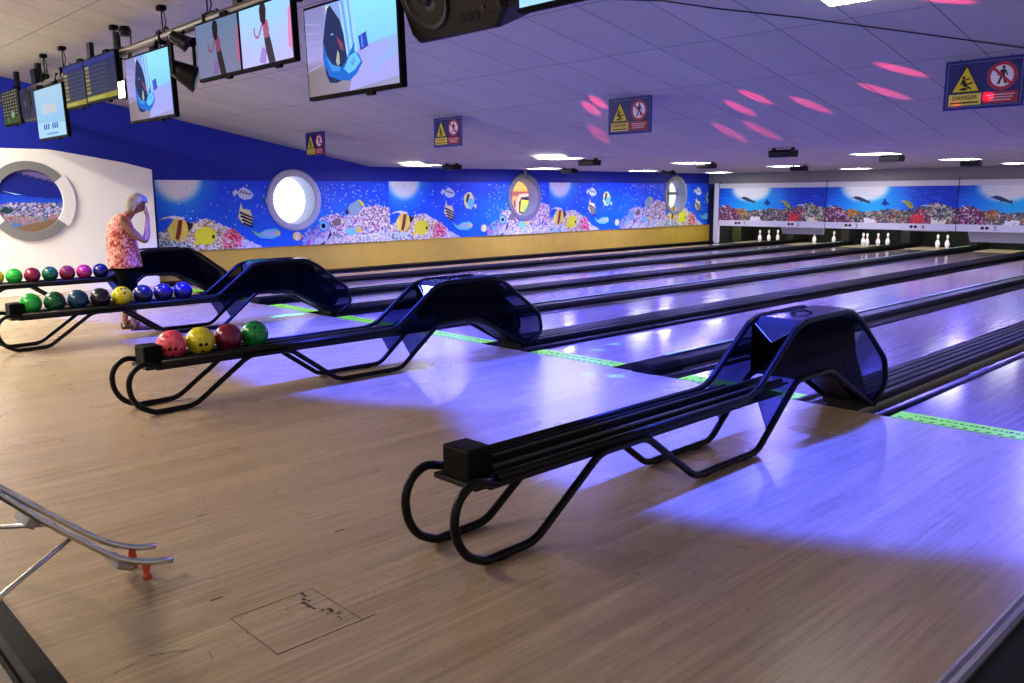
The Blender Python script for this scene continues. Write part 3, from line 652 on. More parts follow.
# ------------------------------------------------------------------ ball returns
def make_return():
    root = empty('ball_return')
    X = .165; rt = .020
    A = [(2.32, .350), (2.20, .385), (2.12, .34), (2.085, .26), (2.095, .16), (2.15, .07), (2.25, .022), (2.55, .022), (3.00, .335), (3.36, .335), (3.80, .022), (4.45, .022), (4.90, .385), (5.36, .385), (6.02, .03)]
    Bp = [(2.33, .372), (4.31, .372), (4.42, .40), (4.86, .725), (5.0, .755), (5.60, .755), (5.78, .67), (6.22, .34), (6.26, .15), (6.06, .022)]
    def path(pts, x): 
        a = [(x, y, z) for y, z in pts]
        return fillet(a, .07, 5)
    for s, nm in ((1, 'near'), (-1, 'far')):
        front = [(s*X, y, z) for y, z in A[:7]]
        pth = fillet(front + [(s*X, 2.30, .018)], .05, 3)[:-1] + fillet([(s*X, y, z) for y, z in A[6:]], .06, 5)[1:]
        b = MB(); b.tube(pth, rt, 12); b.build('leg_tube', M['tube'], root, smooth=True)
        b = MB(); b.tube(fillet([(s*X, y, z) for y, z in Bp], .06, 5), rt, 12); b.build('hood_tube', M['tube'], root, smooth=True)
        # smoked side panel
        pts = [(4.40, .39), (4.86, .715), (5.0, .745), (5.60, .745), (5.78, .66), (6.21, .335), (6.245, .15), (6.06, .04), (5.36, .385), (4.90, .385), (4.57, .10)]
        b = MB(); b.prism(pts, s*X - .003, s*X + .003); sp_ = b.build('side_panel', M['smoked'], root)
        # small clips on the acrylic
        b = MB()
        for (y, z) in ((4.66, .19), (4.95, .38), (5.3, .40), (5.72, .66), (4.95, .72)): b.lathe([(.0001, -.006), (.012, -.006), (.012, .006), (.0001, .006)], 10, 'x', (s*(X-.004), y, z))
        b.build('clip', M['black'], sp_)
    # rack: side flanges, trough and rails
    b = MB()
    for s in (1, -1):
        b.box((s*.135 - .012, 2.32, .325), (s*.135 + .012, 4.55, .372))
    b.box((-.15, 2.30, .318), (.15, 4.75, .330))
    b.build('rack_tray', M['black'], root, bevel=.003)
    b = MB()
    for x, z, r in ((-.062, .378, .010), (.062, .378, .010), (-.10, .36, .008), (.10, .36, .008), (-.03, .345, .006), (.03, .345, .006), (0, .338, .006)):
        b.tube([(x, 2.34, z), (x, 4.9, z)], r, 8)
    for s in (-1, 1): b.box((s*.062-.007, 2.34, .33), (s*.062+.007, 4.9, .376))
    b.build('ball_rail', M['rail'], root, smooth=False)
    b = MB(); b.box((-.088, 2.235, .345), (.092, 2.375, .49)); b.build('end_stop', M['rubber'], root, bevel=.012)
    b = MB(); b.box((-.14, 2.225, .325), (.14, 2.38, .350)); b.build('end_plate', M['black'], root, bevel=.006)
    b = MB()
    for y in (2.5, 3.1, 3.3): b.tube([(-.165, y, .345), (.165, y, .345)], .008, 8)
    b.build('cross_rod', M['black'], root); b = MB()
    for y in (3.12, 3.28):
        for s in (1, -1): b.box((s*.165-.008, y-.015, .335), (s*.165+.008, y+.015, .372))
    b.build('rail_clamp', M['black'], root)
    # inner lift housing (open mouth towards the rack)
    b = MB()
    b.box((-.15, 5.02, .39), (.15, 5.70, .70)); b.prism([(5.66, .70), (5.60, .36), (5.93, .06), (6.04, .07), (5.80, .42), (5.73, .66)], -.14, .14)
    b.build('lift_housing', M['blackm'], root, bevel=.01)
    b = MB()
    for s in (1, -1): b.box((s*.15-.004, 4.88, .40), (s*.15+.004, 5.04, .72))
    b.box((-.15, 4.9, .39), (.15, 5.1, .40)); b.build('mouth_liner', M['blackm'], root)
    b = MB(); b.prism([(5.12, .385), (5.55, .385), (6.0, .10), (5.9, .06), (5.5, .33), (5.15, .345)], -.10, .10); b.tube([(-.15, 5.95, .1), (.15, 5.95, .1)], .03, 12); b.tube([(-.15, 5.45, .33), (.15, 5.45, .33)], .025, 12)
    b.box((-.12, 5.98, .0), (.12, 6.14, .09)); b.build('drive_belt', M['black'], root, bevel=.004)
    # clear top cover with turned-down pointed front flap
    b = MB(); b.box((-.15, 4.97, .752), (.15, 5.72, .758)); tc_ = b.build('top_cover', M['clear'], root)
    b = MB(); b.add([(-.15, 4.968, .757), (.15, 4.968, .757), (.15, 4.91, .715), (.0, 4.865, .615), (-.15, 4.91, .715), (-.15, 4.972, .753), (.15, 4.972, .753), (.15, 4.915, .711), (.0, 4.870, .611), (-.15, 4.915, .711)],
                   [(0, 1, 2, 3, 4), (9, 8, 7, 6, 5), (0, 4, 9, 5), (1, 6, 7, 2), (2, 7, 8, 3), (3, 8, 9, 4)]); ff_ = b.build('front_flap', M['clear'], root)
    b = MB(); b.tube([(-.15, 4.908, .716), (0, 4.862, .613), (.15, 4.908, .716)], .0035, 6); b.build('flap_edge', M['alu'], ff_)
    b = MB(); b.tube([(-.02, 5.18, .758), (-.02, 5.18, .775), (0, 5.28, .778), (.03, 5.32, .76)], .006, 8); b.lathe([(.0001, .758), (.02, .758), (.018, .775), (.0001, .78)], 12, 'z', (-.04, 5.2, 0)); b.build('latch', M['black'], tc_)
    # skid pads under the bottom tubes
    b = MB()
    for s in (1, -1):
        for y in (2.35, 3.9, 4.3): b.box((s*.165-.012, y-.03, 0), (s*.165+.012, y+.03, .010))
    b.build('foot_pad', M['rubber'], root)
    return root
ret0 = make_return()
rl = ['empty black ball return in the foreground, smoked hood beside the near lanes', 'black ball return holding four balls beside its rubber end stop', 'black ball return holding a row of eight balls', 'farthest black ball return, its rack behind the standing woman']
for i, r in enumerate(RET):
    o = ret0 if i == 0 else copy_tree(ret0)
    o.location = (r, 0, 0); tag(o, rl[i], 'ball return', 'ball returns')

# ------------------------------------------------------------------ bowling balls
BM = dict(pink=mat_ball('pink_ball', (196, 36, 60), (240, 110, 120)), yel=mat_ball('yellow_ball', (176, 164, 8), (222, 212, 40)), mar=mat_ball('maroon_ball', (78, 8, 34), (130, 28, 62)),
          grn=mat_ball('green_ball', (4, 96, 40), (24, 158, 78)), bgr=mat_ball('bright_green_ball', (10, 128, 30), (44, 180, 70)), dgr=mat_ball('dark_green_ball', (6, 56, 30), (26, 98, 60)),
          tea=mat_ball('dark_teal_ball', (6, 38, 66), (24, 72, 104)), blk=mat_ball('black_ball', (12, 12, 24), (34, 34, 56)), ind=mat_ball('indigo_ball', (12, 10, 44), (30, 26, 78)),
          vio=mat_ball('violet_ball', (18, 10, 62), (40, 30, 108)), blu=mat_ball('blue_ball', (10, 10, 84), (30, 32, 132)), mag=mat_ball('magenta_ball', (120, 14, 66), (168, 40, 100)), nav=mat_ball('navy_ball', (8, 10, 54), (24, 28, 92)))
def ball_mesh():
    bm = bmesh.new(); bmesh.ops.create_uvsphere(bm, u_segments=32, v_segments=20, radius=.108)
    me = bpy.data.meshes.new('bowling_ball'); bm.to_mesh(me); bm.free()
    for p in me.polygons: p.use_smooth = True
    return me
ball_me = ball_mesh()
def hole_mesh():
    b = MB(); b.lathe([(.0001, .1085), (.0125, .1082), (.0145, .1074)], 12); me = bpy.data.meshes.new('finger_hole'); me.from_pydata(b.v, [], b.f); me.materials.append(M['hole']); return me
hole_me = hole_mesh()
def ball(x, y, z, m, lab, grp, d):
    me = ball_me.copy(); me.materials.append(BM[m])
    o = bpy.data.objects.new('bowling_ball', me); COL.objects.link(o); o.location = (x, y, z); tag(o, lab, 'bowling ball', grp)
    q = Vector(d).to_track_quat('Z', 'Y')
    for (a, c) in ((-11, 9), (11, 9), (0, -24)):
        h = bpy.data.objects.new('finger_hole', hole_me); COL.objects.link(h); h.parent = o
        h.rotation_mode = 'QUATERNION'; h.rotation_quaternion = q @ Euler((R(a*.0 - c), R(a), 0)).to_quaternion()
rb = random.Random(3)
g2 = 'balls on the second ball return'
for k, (m, lab, d) in enumerate([('pink', 'coral pink bowling ball against the rubber end stop', (.9, -.3, -.35)), ('yel', 'yellow bowling ball between the pink and the maroon ball', (.95, -.2, -.3)),
                                 ('mar', 'maroon bowling ball between the yellow and the green ball', (.7, .1, -.7)), ('grn', 'green bowling ball at the end of the row of four, right of the maroon one', (.45, -.2, .85))]):
    ball(-6.25, 2.475 + k*.222, .470, m, lab, g2, d)
g3 = 'balls on the third ball return'
for k, (m, lab) in enumerate([('bgr', 'bright green bowling ball, first at the end stop in the row of eight'), ('dgr', 'dark green bowling ball, second from the end stop in the row of eight'),
                              ('tea', 'dark blue-green bowling ball left of the black ball in the row of eight'), ('blk', 'nearly black bowling ball just left of the yellow one in the row of eight'),
                              ('yel', 'yellow bowling ball in the middle of the row of eight, in front of the woman'), ('ind', 'indigo bowling ball just right of the yellow one in the row of eight'),
                              ('vio', 'violet bowling ball, second from the right in the row of eight'), ('blu', 'vivid blue bowling ball at the right end of the row of eight')]):
    ball(-9.81, 2.455 + k*.230, .470, m, lab, g3, (rb.uniform(-.3, .8), rb.uniform(-.5, .5), rb.uniform(.2, .9)))
g4 = 'balls on the farthest ball return'
for k, (m, lab) in enumerate([('yel', 'yellow bowling ball cut by the left picture edge on the farthest return'), ('bgr', 'bright green bowling ball on the farthest return, left of a maroon one'), ('mar', 'dark maroon bowling ball on the farthest return between two green balls'),
                              ('dgr', 'dark green bowling ball on the farthest return between two red-toned balls'), ('mar', 'maroon bowling ball on the farthest return just right of the dark green one'), ('mag', 'magenta bowling ball on the farthest return left of the navy one'),
                              ('nav', 'navy bowling ball at the right end of the row, beside the woman')]):
    ball(-13.37, 2.945 + k*.230, .480, m, lab, g4, (rb.uniform(-.3, .8), rb.uniform(-.5, .5), rb.uniform(.2, .9)))

# ------------------------------------------------------------------ silver ball ramp (lower left)
rp_ = empty('bowling_ramp', (-3.49, 1.1, 0)); tag(rp_, 'steel tube bowling ramp with orange feet at the lower left corner', 'ball ramp')
off = Vector((3.49, -1.1, 0))
near = [(-3.40, .46, .74), (-3.40, .69, .49), (-3.40, .81, .363), (-3.40, .91, .27), (-3.40, .99, .195), (-3.40, 1.05, .14), (-3.40, 1.12, .10), (-3.40, 1.19, .075), (-3.40, 1.28, .058)]
far = [(-3.58, .46, .74), (-3.58, .73, .46), (-3.58, .90, .30), (-3.58, 1.0, .205), (-3.58, 1.08, .14), (-3.58, 1.15, .10), (-3.58, 1.21, .075), (-3.58, 1.28, .062)]
for pth in (near, far):
    b = MB(); b.tube([Vector(p)+off for p in fillet(pth, .03, 2)], .0135, 12); b.build('rail', M['steel'], rp_, smooth=True)
b = MB(); b.tube([Vector(p)+off for p in ((-3.41, .91, .262), (-3.33, .64, .145), (-3.28, .45, .01))], .010, 10); b.build('strut', M['steel'], rp_, smooth=True)
b = MB(); b.tube([Vector(p)+off for p in ((-3.42, .83, .335), (-3.75, .74, .255), (-3.9, .70, .01))], .010, 10); b.build('strut', M['steel'], rp_, smooth=True)
b = MB(); b.box(Vector((-3.56, .765, .33))+off, Vector((-3.42, .805, .375))+off, (R(-38), 0, 0)); b.build('bracket', M['alu'], rp_, bevel=.005)
b = MB(); b.box(Vector((-3.59, 1.055, .075))+off, Vector((-3.39, 1.125, .095))+off, (R(-25), 0, 0)); b.build('bracket', M['alu'], rp_, bevel=.005)
for x in (-3.42, -3.57):
    b = MB(); b.lathe([(.0001, 0), (.016, 0), (.019, .012), (.012, .022), (.014, .04), (.017, .045), (.015, .075), (.0001, .078)], 16, 'z', Vector((x, 1.18, 0))+off); b.build('rubber_foot', M['orange'], rp_, smooth=True)

# ------------------------------------------------------------------ floor marks
b = MB()
def quad(mb, pts, z=.0008): mb.add([(x, y, z) for x, y in pts], [tuple(range(len(pts)))])
x0, x1, y0, y1 = -2.86, -2.50, 1.27, 1.62
for p in ([(x0, y0), (x1, y0), (x1, y0+.004), (x0, y0+.004)], [(x0, y1), (x1, y1), (x1, y1-.004), (x0, y1-.004)], [(x0, y0), (x0+.004, y0), (x0+.004, y1), (x0, y1)], [(x1, y0), (x1-.006, y0), (x1-.006, y1+.06), (x1, y1+.06)]): quad(b, p)
o = b.build('floor_hatch', M['seam'], recalc=False); tag(o, 'thin square outline of an access hatch cut in the wooden floor', 'floor hatch')
b = MB(); rr = random.Random(5)
for q in range(26):
    t = q/25; x = -2.85 + .30*t + rr.uniform(-.012, .012); y = 1.555 - .02*math.sin(t*5) + rr.uniform(-.02, .02)
    r = rr.uniform(.003, .011); quad(b, [(x + r*rr.uniform(.5, 1.3)*math.cos(a), y + r*rr.uniform(.5, 1.3)*math.sin(a)) for a in [k*PI/4 for k in range(8)]], .0010 + q*1e-5)
b.build('chipped_patch', M['dirt'], o, recalc=False)
b = MB()
for line in ([(-2.75, .77), (-2.78, .84), (-2.79, .89), (-2.80, .95), (-2.78, 1.01), (-2.74, 1.07)], [(-2.69, 1.11), (-2.63, 1.10), (-2.59, 1.07), (-2.56, 1.03), (-2.54, .99)]):
    for q in range((len(line)-1)*4):
        i = q//4; t = (q % 4)/4; t2 = t + .25
        p0 = [line[i][k]*(1-t) + line[i+1][k]*t for k in (0, 1)]; p1 = [line[i][k]*(1-t2) + line[i+1][k]*t2 for k in (0, 1)]
        w_ = .0015 + .003*rr.random(); quad(b, [(p0[0], p0[1]), (p1[0], p1[1]), (p1[0]-w_, p1[1]+w_), (p0[0]-w_, p0[1]+w_)])
o = b.build('scratch', M['dirt'], recalc=False); tag(o, 'dark curved scratch in the wood near the bottom left of the floor', 'scratch')
b = MB()
for q in range(150):
    x = rr.uniform(-13, -1.0); y = rr.uniform(.85, 3.4); r = rr.uniform(.002, .006)
    quad(b, [(x + r*math.cos(a), y + r*rr.uniform(.6, 1.2)*math.sin(a)) for a in [k*PI/3 for k in range(6)]])
for (x, y) in ((-3.95, 1.62), (-3.05, 1.28), (-3.3, 2.0)): quad(b, [(x, y), (x+.01, y-.003), (x+.012, y+.05), (x+.002, y+.05)])
o = b.build('floor_specks', M['dirt'], recalc=False); tag(o, 'scattered dark specks and nicks all over the wooden approach floor', 'floor marks', kind='stuff')

# ------------------------------------------------------------------ ceiling lights over the lanes
def ceil_light(x, y, lab):
    root = empty('ceiling_light', (x, y, 2.17)); tag(root, lab, 'ceiling light', 'square lights in the ceiling over the lanes')
    b = MB(); b.box((-.30, -.30, -.012), (.30, .30, -.002)); b.build('diffuser', M['light'], root)
    b = MB()
    for q in ((-.32, -.32, .32, -.30), (-.32, .30, .32, .32), (-.32, -.30, -.30, .30), (.30, -.30, .32, .30)): b.box((q[0], q[1], -.016), (q[2], q[3], .0))
    b.build('frame', M['whiteplastic'], root)
cols = [(-14.0, 'left'), (-10.15, 'middle'), (-6.05, 'right')]
rows = [(10.9, 'nearest'), (14.8, 'second'), (18.6, 'third'), (22.3, 'farthest')]
for x, cn in cols:
    for k, (y, rn) in enumerate(rows):
        if cn == 'right' and k == 0: continue
        if cn == 'right': y -= .8
        ceil_light(x - (.3 if cn == 'left' and k else 0), y, 'lit white ceiling light, %s in the %s row over the lanes' % (rn, cn))
def uvbox(x, y, lab, s=.78):
    root = empty('blacklight_box', (x, y, 2.17)); tag(root, lab, 'blacklight', 'black lamp housings under the ceiling')
    b = MB(); b.prism([(-.10, -.13), (.10, -.13), (.12, -.05), (.10, -.03), (-.10, -.03), (-.12, -.06)], -.22*s, .22*s); b.build('housing', M['black'], root, bevel=.008)
    b = MB(); b.box((-.16*s, -.105, -.105), (.16*s, -.100, -.055)); b.build('lens', M['gutter'], root)
    b = MB(); b.box((-.16, -.03, -.035), (-.13, .03, 0)); b.box((.13, -.03, -.035), (.16, .03, 0)); b.build('bracket', M['black'], root)
UV = [(-10.0, 11.5), (-9.85, 14.9), (-6.15, 11.2), (-9.69, 18.4), (-13.76, 19.0), (-13.95, 15.3), (-13.1, 10.95), (-6.0, 14.5), (-6.15, 18.7)]
ul = ['nearest of the middle row, by the second danger sign', 'second of the middle row', 'nearest of the right row, seen against the purple ceiling', 'third of the middle row', 'third of the left row, above the far porthole',
      'second of the left row', 'nearest of the left row, above the reef wall', 'second of the right row', 'third of the right row']
for (x, y), l in zip(UV, ul): uvbox(x, y, 'black lamp housing under the ceiling, ' + l)

# fluorescent fitting at the top of the frame
root = empty('ceiling_light', (-2.86, 6.36, cz(6.36))); root.rotation_euler = (math.atan(-.185), 0, 0)
tag(root, 'bright ceiling light at the top edge above the right danger sign', 'ceiling light')
b = MB(); b.box((-.34, -.08, -.03), (.34, .08, -.02)); b.build('diffuser', M['light'], root)
b = MB(); b.box((-.36, -.10, -.02), (.36, .10, 0)); b.build('frame', M['whiteplastic'], root)
# thin cable across the ceiling
pts = [(-6.2, 5.0), (-4.9, 5.5), (-4.32, 5.84), (-4.04, 6.15), (-3.54, 6.61), (-2.98, 7.19), (-2.28, 7.93), (-1.6, 8.7)]
b = MB(); b.tube([(x, y, cz(y) - .006) for x, y in pts], .005, 6); o = b.build('ceiling_cable', M['ink']); tag(o, 'thin dark cable running diagonally across the ceiling above the right danger sign', 'cable')

# ------------------------------------------------------------------ danger signs
def text_mesh(body, size, m, parent, loc, name='lettering', align='CENTER'):
    fc = bpy.data.curves.new('t', 'FONT'); fc.body = body; fc.size = size; fc.align_x = align; fc.extrude = .0005
    t_ = bpy.data.objects.new('t', fc); COL.objects.link(t_); bpy.context.view_layer.update()
    me = bpy.data.meshes.new_from_object(t_.evaluated_get(bpy.context.evaluated_depsgraph_get())); bpy.data.objects.remove(t_)
    me.materials.clear(); me.materials.append(m)
    t = bpy.data.objects.new(name, me); COL.objects.link(t); t.parent = parent; t.location = loc; t.rotation_euler = (R(90), 0, 0); return t
def make_sign():
    root = empty('danger_sign'); w, h = .62, .40
    A = Art(lambda u, v, d: (-w/2+u, -.006-d, -h+v), w, h, lambda u, v: (20, 26, 104), .1); A.layer(2)
    def line(p, q, t, c):
        dx, dy = q[0]-p[0], q[1]-p[1]; l = math.hypot(dx, dy); nx, ny = -dy/l*t/2, dx/l*t/2
        A.poly([(p[0]+nx, p[1]+ny), (q[0]+nx, q[1]+ny), (q[0]-nx, q[1]-ny), (p[0]-nx, p[1]-ny)], c)
    for p, q in (((.02, .02), (.60, .02)), ((.02, .38), (.60, .38)), ((.02, .02), (.02, .38)), ((.60, .02), (.60, .38))): line(p, q, .004, (120, 130, 180))
    A.poly([(.05, .135), (.29, .135), (.17, .365)], (16, 18, 30)); A.layer(); A.poly([(.065, .145), (.275, .145), (.17, .345)], (222, 200, 50)); A.layer()
    # slipping figure
    A.ell(.150, .262, .014, .014, (20, 20, 20)); A.poly([(.135, .25), (.155, .245), (.185, .20), (.165, .18), (.14, .20)], (20, 20, 20)); line((.15, .24), (.20, .25), .012, (20, 20, 20)); line((.175, .20), (.225, .215), .014, (20, 20, 20)); line((.17, .19), (.215, .165), .014, (20, 20, 20)); line((.14, .235), (.125, .20), .010, (20, 20, 20))
    A.ell(.155, .165, .035, .012, (20, 20, 20))
    # no-walking disc
    A.layer(); A.ell(.45, .25, .118, .118, (130, 60, 110), n=32); A.layer(); A.ell(.45, .25, .110, .110, (176, 28, 56), n=32); A.layer(); A.ell(.45, .25, .088, .088, (232, 226, 236), n=32); A.layer()
    K = (18, 18, 24); A.ell(.458, .317, .013, .015, K, n=10); A.poly([(.44, .30), (.475, .30), (.47, .245), (.44, .245)], K); line((.446, .25), (.425, .185), .018, K); line((.462, .25), (.478, .19), .018, K); line((.44, .295), (.415, .25), .010, K); line((.473, .295), (.49, .25), .010, K); line((.425, .187), (.412, .187), .01, K); line((.478, .19), (.492, .188), .01, K); A.layer()
    line((.378, .318), (.522, .182), .022, (176, 28, 56))
    A.poly([(.04, .03), (.30, .03), (.30, .125), (.04, .125)], (226, 206, 90)); A.poly([(.315, .03), (.58, .03), (.58, .125), (.315, .125)], (160, 30, 60)); A.layer()
    line((.06, .052), (.28, .052), .014, (60, 56, 30))
    for v in (.10, .078, .056): line((.34+(.1-v)*.6, v), (.555-(.1-v)*.6, v), .008, (216, 190, 206))
    A.done('printed_face', root, M['signp'])
    b = MB(); b.box((-w/2-.006, -.004, -h-.006), (w/2+.006, .006, .006)); b.build('board', M['navy'], root, bevel=.002)
    text_mesh('DANGER', .050, M['ink'], root, (-w/2+.17, -.0145, -h+.077))
    b = MB(); b.tube([(-.2, 0, .004), (-.2, 0, .04)], .004, 6); b.tube([(.2, 0, .004), (.2, 0, .04)], .004, 6); b.build('hanger', M['black'], root)
    return root
sg = make_sign()
for k, (x, l) in enumerate([(-2.60, 'largest, upper right corner, red spot on it'), (-6.39, 'second from right, by pink streaks'), (-9.71, 'second from left, above far lanes'), (-13.33, 'leftmost and smallest, before blue wall')]):
    o = sg if k == 0 else copy_tree(sg); o.location = (x, 8.05, cz(8.05) - .02)
    tag(o, 'blue danger sign with yellow triangle, ' + l, 'sign', 'blue danger signs hanging from the ceiling')

# ------------------------------------------------------------------ truss, screens, lamps
TY = 3.72; TZ = 3.16
b = MB(); b.tube([(-15.5, TY, 3.02), (-12.0, TY, 3.11), (-10.0, TY, 3.15), (-7.8, TY, 3.18), (-3, TY, 3.20), (0, TY, 3.2)], .045, 12)
o = b.build('lighting_pipe', M['truss'], smooth=True); tag(o, 'long grey pipe under the ceiling carrying the screens and lamps', 'pipe')
def pole(x, lab, y=3.85, z0=2.85, w=.05):
    b = MB(); b.box((x-w, y-.03, z0), (x+w, y+.03, cz(y)+.0)); o = b.build('mounting_post', M['black'], bevel=.006); tag(o, lab, 'post', 'black posts holding screens from the ceiling')
pole(-11.55, 'black ceiling post right behind the left score screen'); pole(-10.65, 'black ceiling post behind the right score screen, beside the plug')
pole(-13.75, 'black ceiling post left of the pale welcome screen, second from the left edge', w=.06); pole(-14.85, 'black ceiling post at the far left edge', w=.05)
pole(-7.6, 'black ceiling post behind the twin dancer screens')
# hanging clamps and cable tangles
def clamp(x, lab):
    root = empty('cable_hanger', (x, TY, 3.15)); tag(root, lab, 'hanger', 'wire hangers with cables on the pipe')
    b = MB(); zt = cz(TY) - 3.15; b.tube([(0, 0, .03), (0, 0, zt)], .008, 6); b.tube([(.03, 0, zt-.02), (.05, .02, zt*.5), (.01, 0, .05)], .006, 6); b.build('wire', M['black'], root)
    b = MB(); b.box((-.03, -.05, -.06), (.03, .05, .06)); b.box((-.05, -.04, zt-.05), (.05, .04, zt)); b.build('clamp_jaw', M['blackm'], root, bevel=.01)
    rr = random.Random(int(-x*10)); b = MB()
    for q in range(6):
        p = [Vector((rr.uniform(-.25, .25), rr.uniform(-.04, .04), rr.uniform(-.10, .12))) for _ in range(4)]
        b.tube(fillet(p, .2, 5), .008, 5)
    b.build('cable', M['black'], root, smooth=True)
for x, l in ((-13.0, 'cable hanger above the pale welcome screen at the left'), (-10.35, 'cable hanger with plug right of the score screens'), (-7.95, 'cable hanger left of the twin dancer screens'), (-12.2, 'cable bunch between the welcome screen and the score screens'), (-9.0, 'cable bunch above the blue bag screen at the left'),
             (-5.75, 'cable bunch above the large blue bag screen'), (-6.35, 'cable bunch between the dancer screen and the large bag screen')): clamp(x, l)
b = MB(); b.lathe([(.0001, -.05), (.06, -.05), (.07, 0), (.05, .05), (.0001, .06)], 14, 'z'); b.tube(fillet([(.05, 0, 0), (.16, 0, -.05), (.14, 0, -.3), (.0, 0, -.42)], .1, 6), .008, 6)
o = b.build('power_plug', M['black'], loc=(-10.02, TY, 3.36)); tag(o, 'black round plug with looping cable at the ceiling, left of the twin screens', 'plug')

def screen(x0, x1, z0, z1, y, base, draw, mname, lab, grp, tilt=1.5, rz=0, step=.08):
    w = x1-x0; h = z1-z0; z0 -= .01; root = empty('display_screen', ((x0+x1)/2 + .03, y, z0), R(rz)); root.rotation_euler = (R(tilt), 0, R(rz))
    tag(root, lab, 'screen', grp)
    b = MB(); b.box((-w/2, 0, 0), (w/2, .05, h)); b.box((-w/2+.15, .05, .1), (w/2-.15, .09, h-.15)); b.build('casing', M['blackm'], root, bevel=.006)
    A = Art(lambda u, v, d: (-w/2+.02+u, -.003-d, .028+v), w-.04, h-.048, base, step); A.layer(2)
    if draw: draw(A, w-.04, h-.048)
    A.done('display', root, M[mname])
    b = MB(); b.box((-.06, .07, h*.5), (.06, .12, h+.06)); b.tube([(0, .10, h), (0, TY - y, TZ - z0 + .0)], .018, 8); b.build('mount', M['blackm'], root)
    b = MB(); b.box((w*.18-.04, 0, -.022), (w*.18+.04, .03, .002)); b.build('sensor', M['blackm'], root)
    return root
def bag_base(u, v):
    if v < .20 - .02*u: return mixc((118, 104, 110), (140, 140, 180), u/1.1)
    if u < .30: return mixc((170, 160, 220), (120, 120, 170), v/.6)
    return mixc((110, 170, 240), (130, 205, 250), v/.6) if u > .55 else (120, 150, 215)
def bag(A, w, h):
    k = w/1.16; 
    def P(c, pts): A.poly([(a*k, q*k) for a, q in pts], c)
    P((150, 150, 230), [(.55, .0), (1.16, .05), (1.16, .28), (.7, .30)]); P((130, 165, 240), [(.85, .1), (1.16, .2), (1.16, .32), (.85, .3)])
    for q in range(6): P((150, 140, 200), [(.0, .18+q*.07), (.22, .22+q*.055), (.22, .228+q*.055), (.0, .19+q*.07)])
    P((206, 196, 170), [(.30, .62), (.36, .62), (.35, .42), (.31, .44)]); A.layer()
    for q in range(5): P((100, 140, 220) if q % 2 else (150, 190, 245), [(.48+q*.035, .62), (.50+q*.035, .62), (.56+q*.03, .26), (.54+q*.03, .26)])
    P((40, 66, 170), [(.70, .36), (.80, .38), (.82, .28), (.72, .26)]); P((90, 130, 220), [(.73, .37), (.75, .37), (.76, .28), (.74, .28)]); A.layer()
    P((34, 44, 84), [(.32, .60), (.36, .62), (.42, .56), (.48, .50), (.52, .40), (.54, .28), (.56, .16), (.50, .09), (.40, .07), (.30, .08), (.26, .14), (.23, .26), (.24, .38), (.28, .50)]); A.layer()
    P((30, 96, 190), [(.24, .38), (.28, .28), (.36, .19), (.46, .17), (.52, .20), (.60, .28), (.66, .33), (.64, .27), (.70, .24), (.74, .18), (.66, .11), (.56, .07), (.42, .09), (.30, .13), (.24, .22)]); A.layer()
    P((96, 176, 236), [(.50, .16), (.58, .24), (.66, .26), (.72, .19), (.64, .14), (.56, .12)]); P((20, 60, 140), [(.58, .20), (.63, .23), (.66, .20), (.61, .17)]); P((60, 130, 214), [(.27, .27), (.36, .20), (.46, .18), (.44, .15), (.34, .16)])
    P((150, 160, 150), [(.40, .22), (.43, .30), (.45, .27), (.45, .20), (.42, .19)]); P((120, 60, 90), [(.42, .40), (.50, .34), (.52, .28), (.47, .30)]); A.layer(); P((90, 150, 220), [(.35, .42), (.39, .42), (.39, .41), (.35, .41)])
def bag_glare(A, w, h):
    bag(A, w, h)
def dancer_base(u, v): return mixc((176, 166, 236), (140, 190, 245), v/.5 + .2*math.sin(u*4))
def dancer(A, w, h):
    k = w/.85
    def P(c, pts): A.poly([(a*k, q*k) for a, q in pts], c)
    P((206, 120, 170), [(.79, .1), (.85, .05), (.85, .40), (.81, .36)]); P((150, 120, 190), [(.30, .02), (.40, .0), (.44, .10), (.36, .14)]); A.layer()
    P((58, 46, 60), [(.40, .24), (.49, .24), (.52, .16), (.57, .0), (.46, .0), (.42, .12)]); A.layer()
    P((150, 84, 112), [(.40, .34), (.48, .34), (.50, .26), (.48, .20), (.41, .20), (.40, .27)]); A.layer()
    P((44, 28, 42), [(.365, .34), (.355, .42), (.37, .465), (.41, .48), (.455, .465), (.47, .42), (.46, .36), (.44, .31), (.40, .30)])
    for a, c in (((.40, .32), (.31, .215)), ((.31, .215), (.255, .235)), ((.255, .235), (.25, .30))):
        dx, dy = c[0]-a[0], c[1]-a[1]; l = math.hypot(dx, dy); nx, ny = -dy/l*.011, dx/l*.011
        P((150, 92, 122), [(a[0]+nx, a[1]+ny), (c[0]+nx, c[1]+ny), (c[0]-nx, c[1]-ny), (a[0]-nx, a[1]-ny)])
def score_base(u, v): return mixc((70, 76, 96), (50, 56, 130), v/.45)
def score(A, w, h):
    A.poly([(0, 0), (w, 0), (w, .055), (0, .055)], (176, 168, 70)); A.poly([(0, h-.05), (w, h-.05), (w, h), (0, h)], (56, 64, 150)); A.layer()
    rr = random.Random(int(w*100))
    for q in range(7):
        v = .085 + q*.046; A.poly([(.02, v), (.15, v), (.15, v+.03), (.02, v+.03)], (150, 140, 60) if q % 3 else (176, 168, 80)); A.poly([(.18, v), (w-.02, v), (w-.02, v+.028), (.18, v+.028)], (62, 66, 92))
        A.layer(.3)
        for s_ in range(9): A.poly([(.2+s_*.06, v+.006), (.2+s_*.06+rr.uniform(.01, .035), v+.006), (.2+s_*.06+.02, v+.02), (.2+s_*.06, v+.02)], (110, 116, 140))
    A.layer(); A.poly([(.03, .012), (w*.6, .012), (w*.6, .04), (.03, .04)], (206, 200, 110))
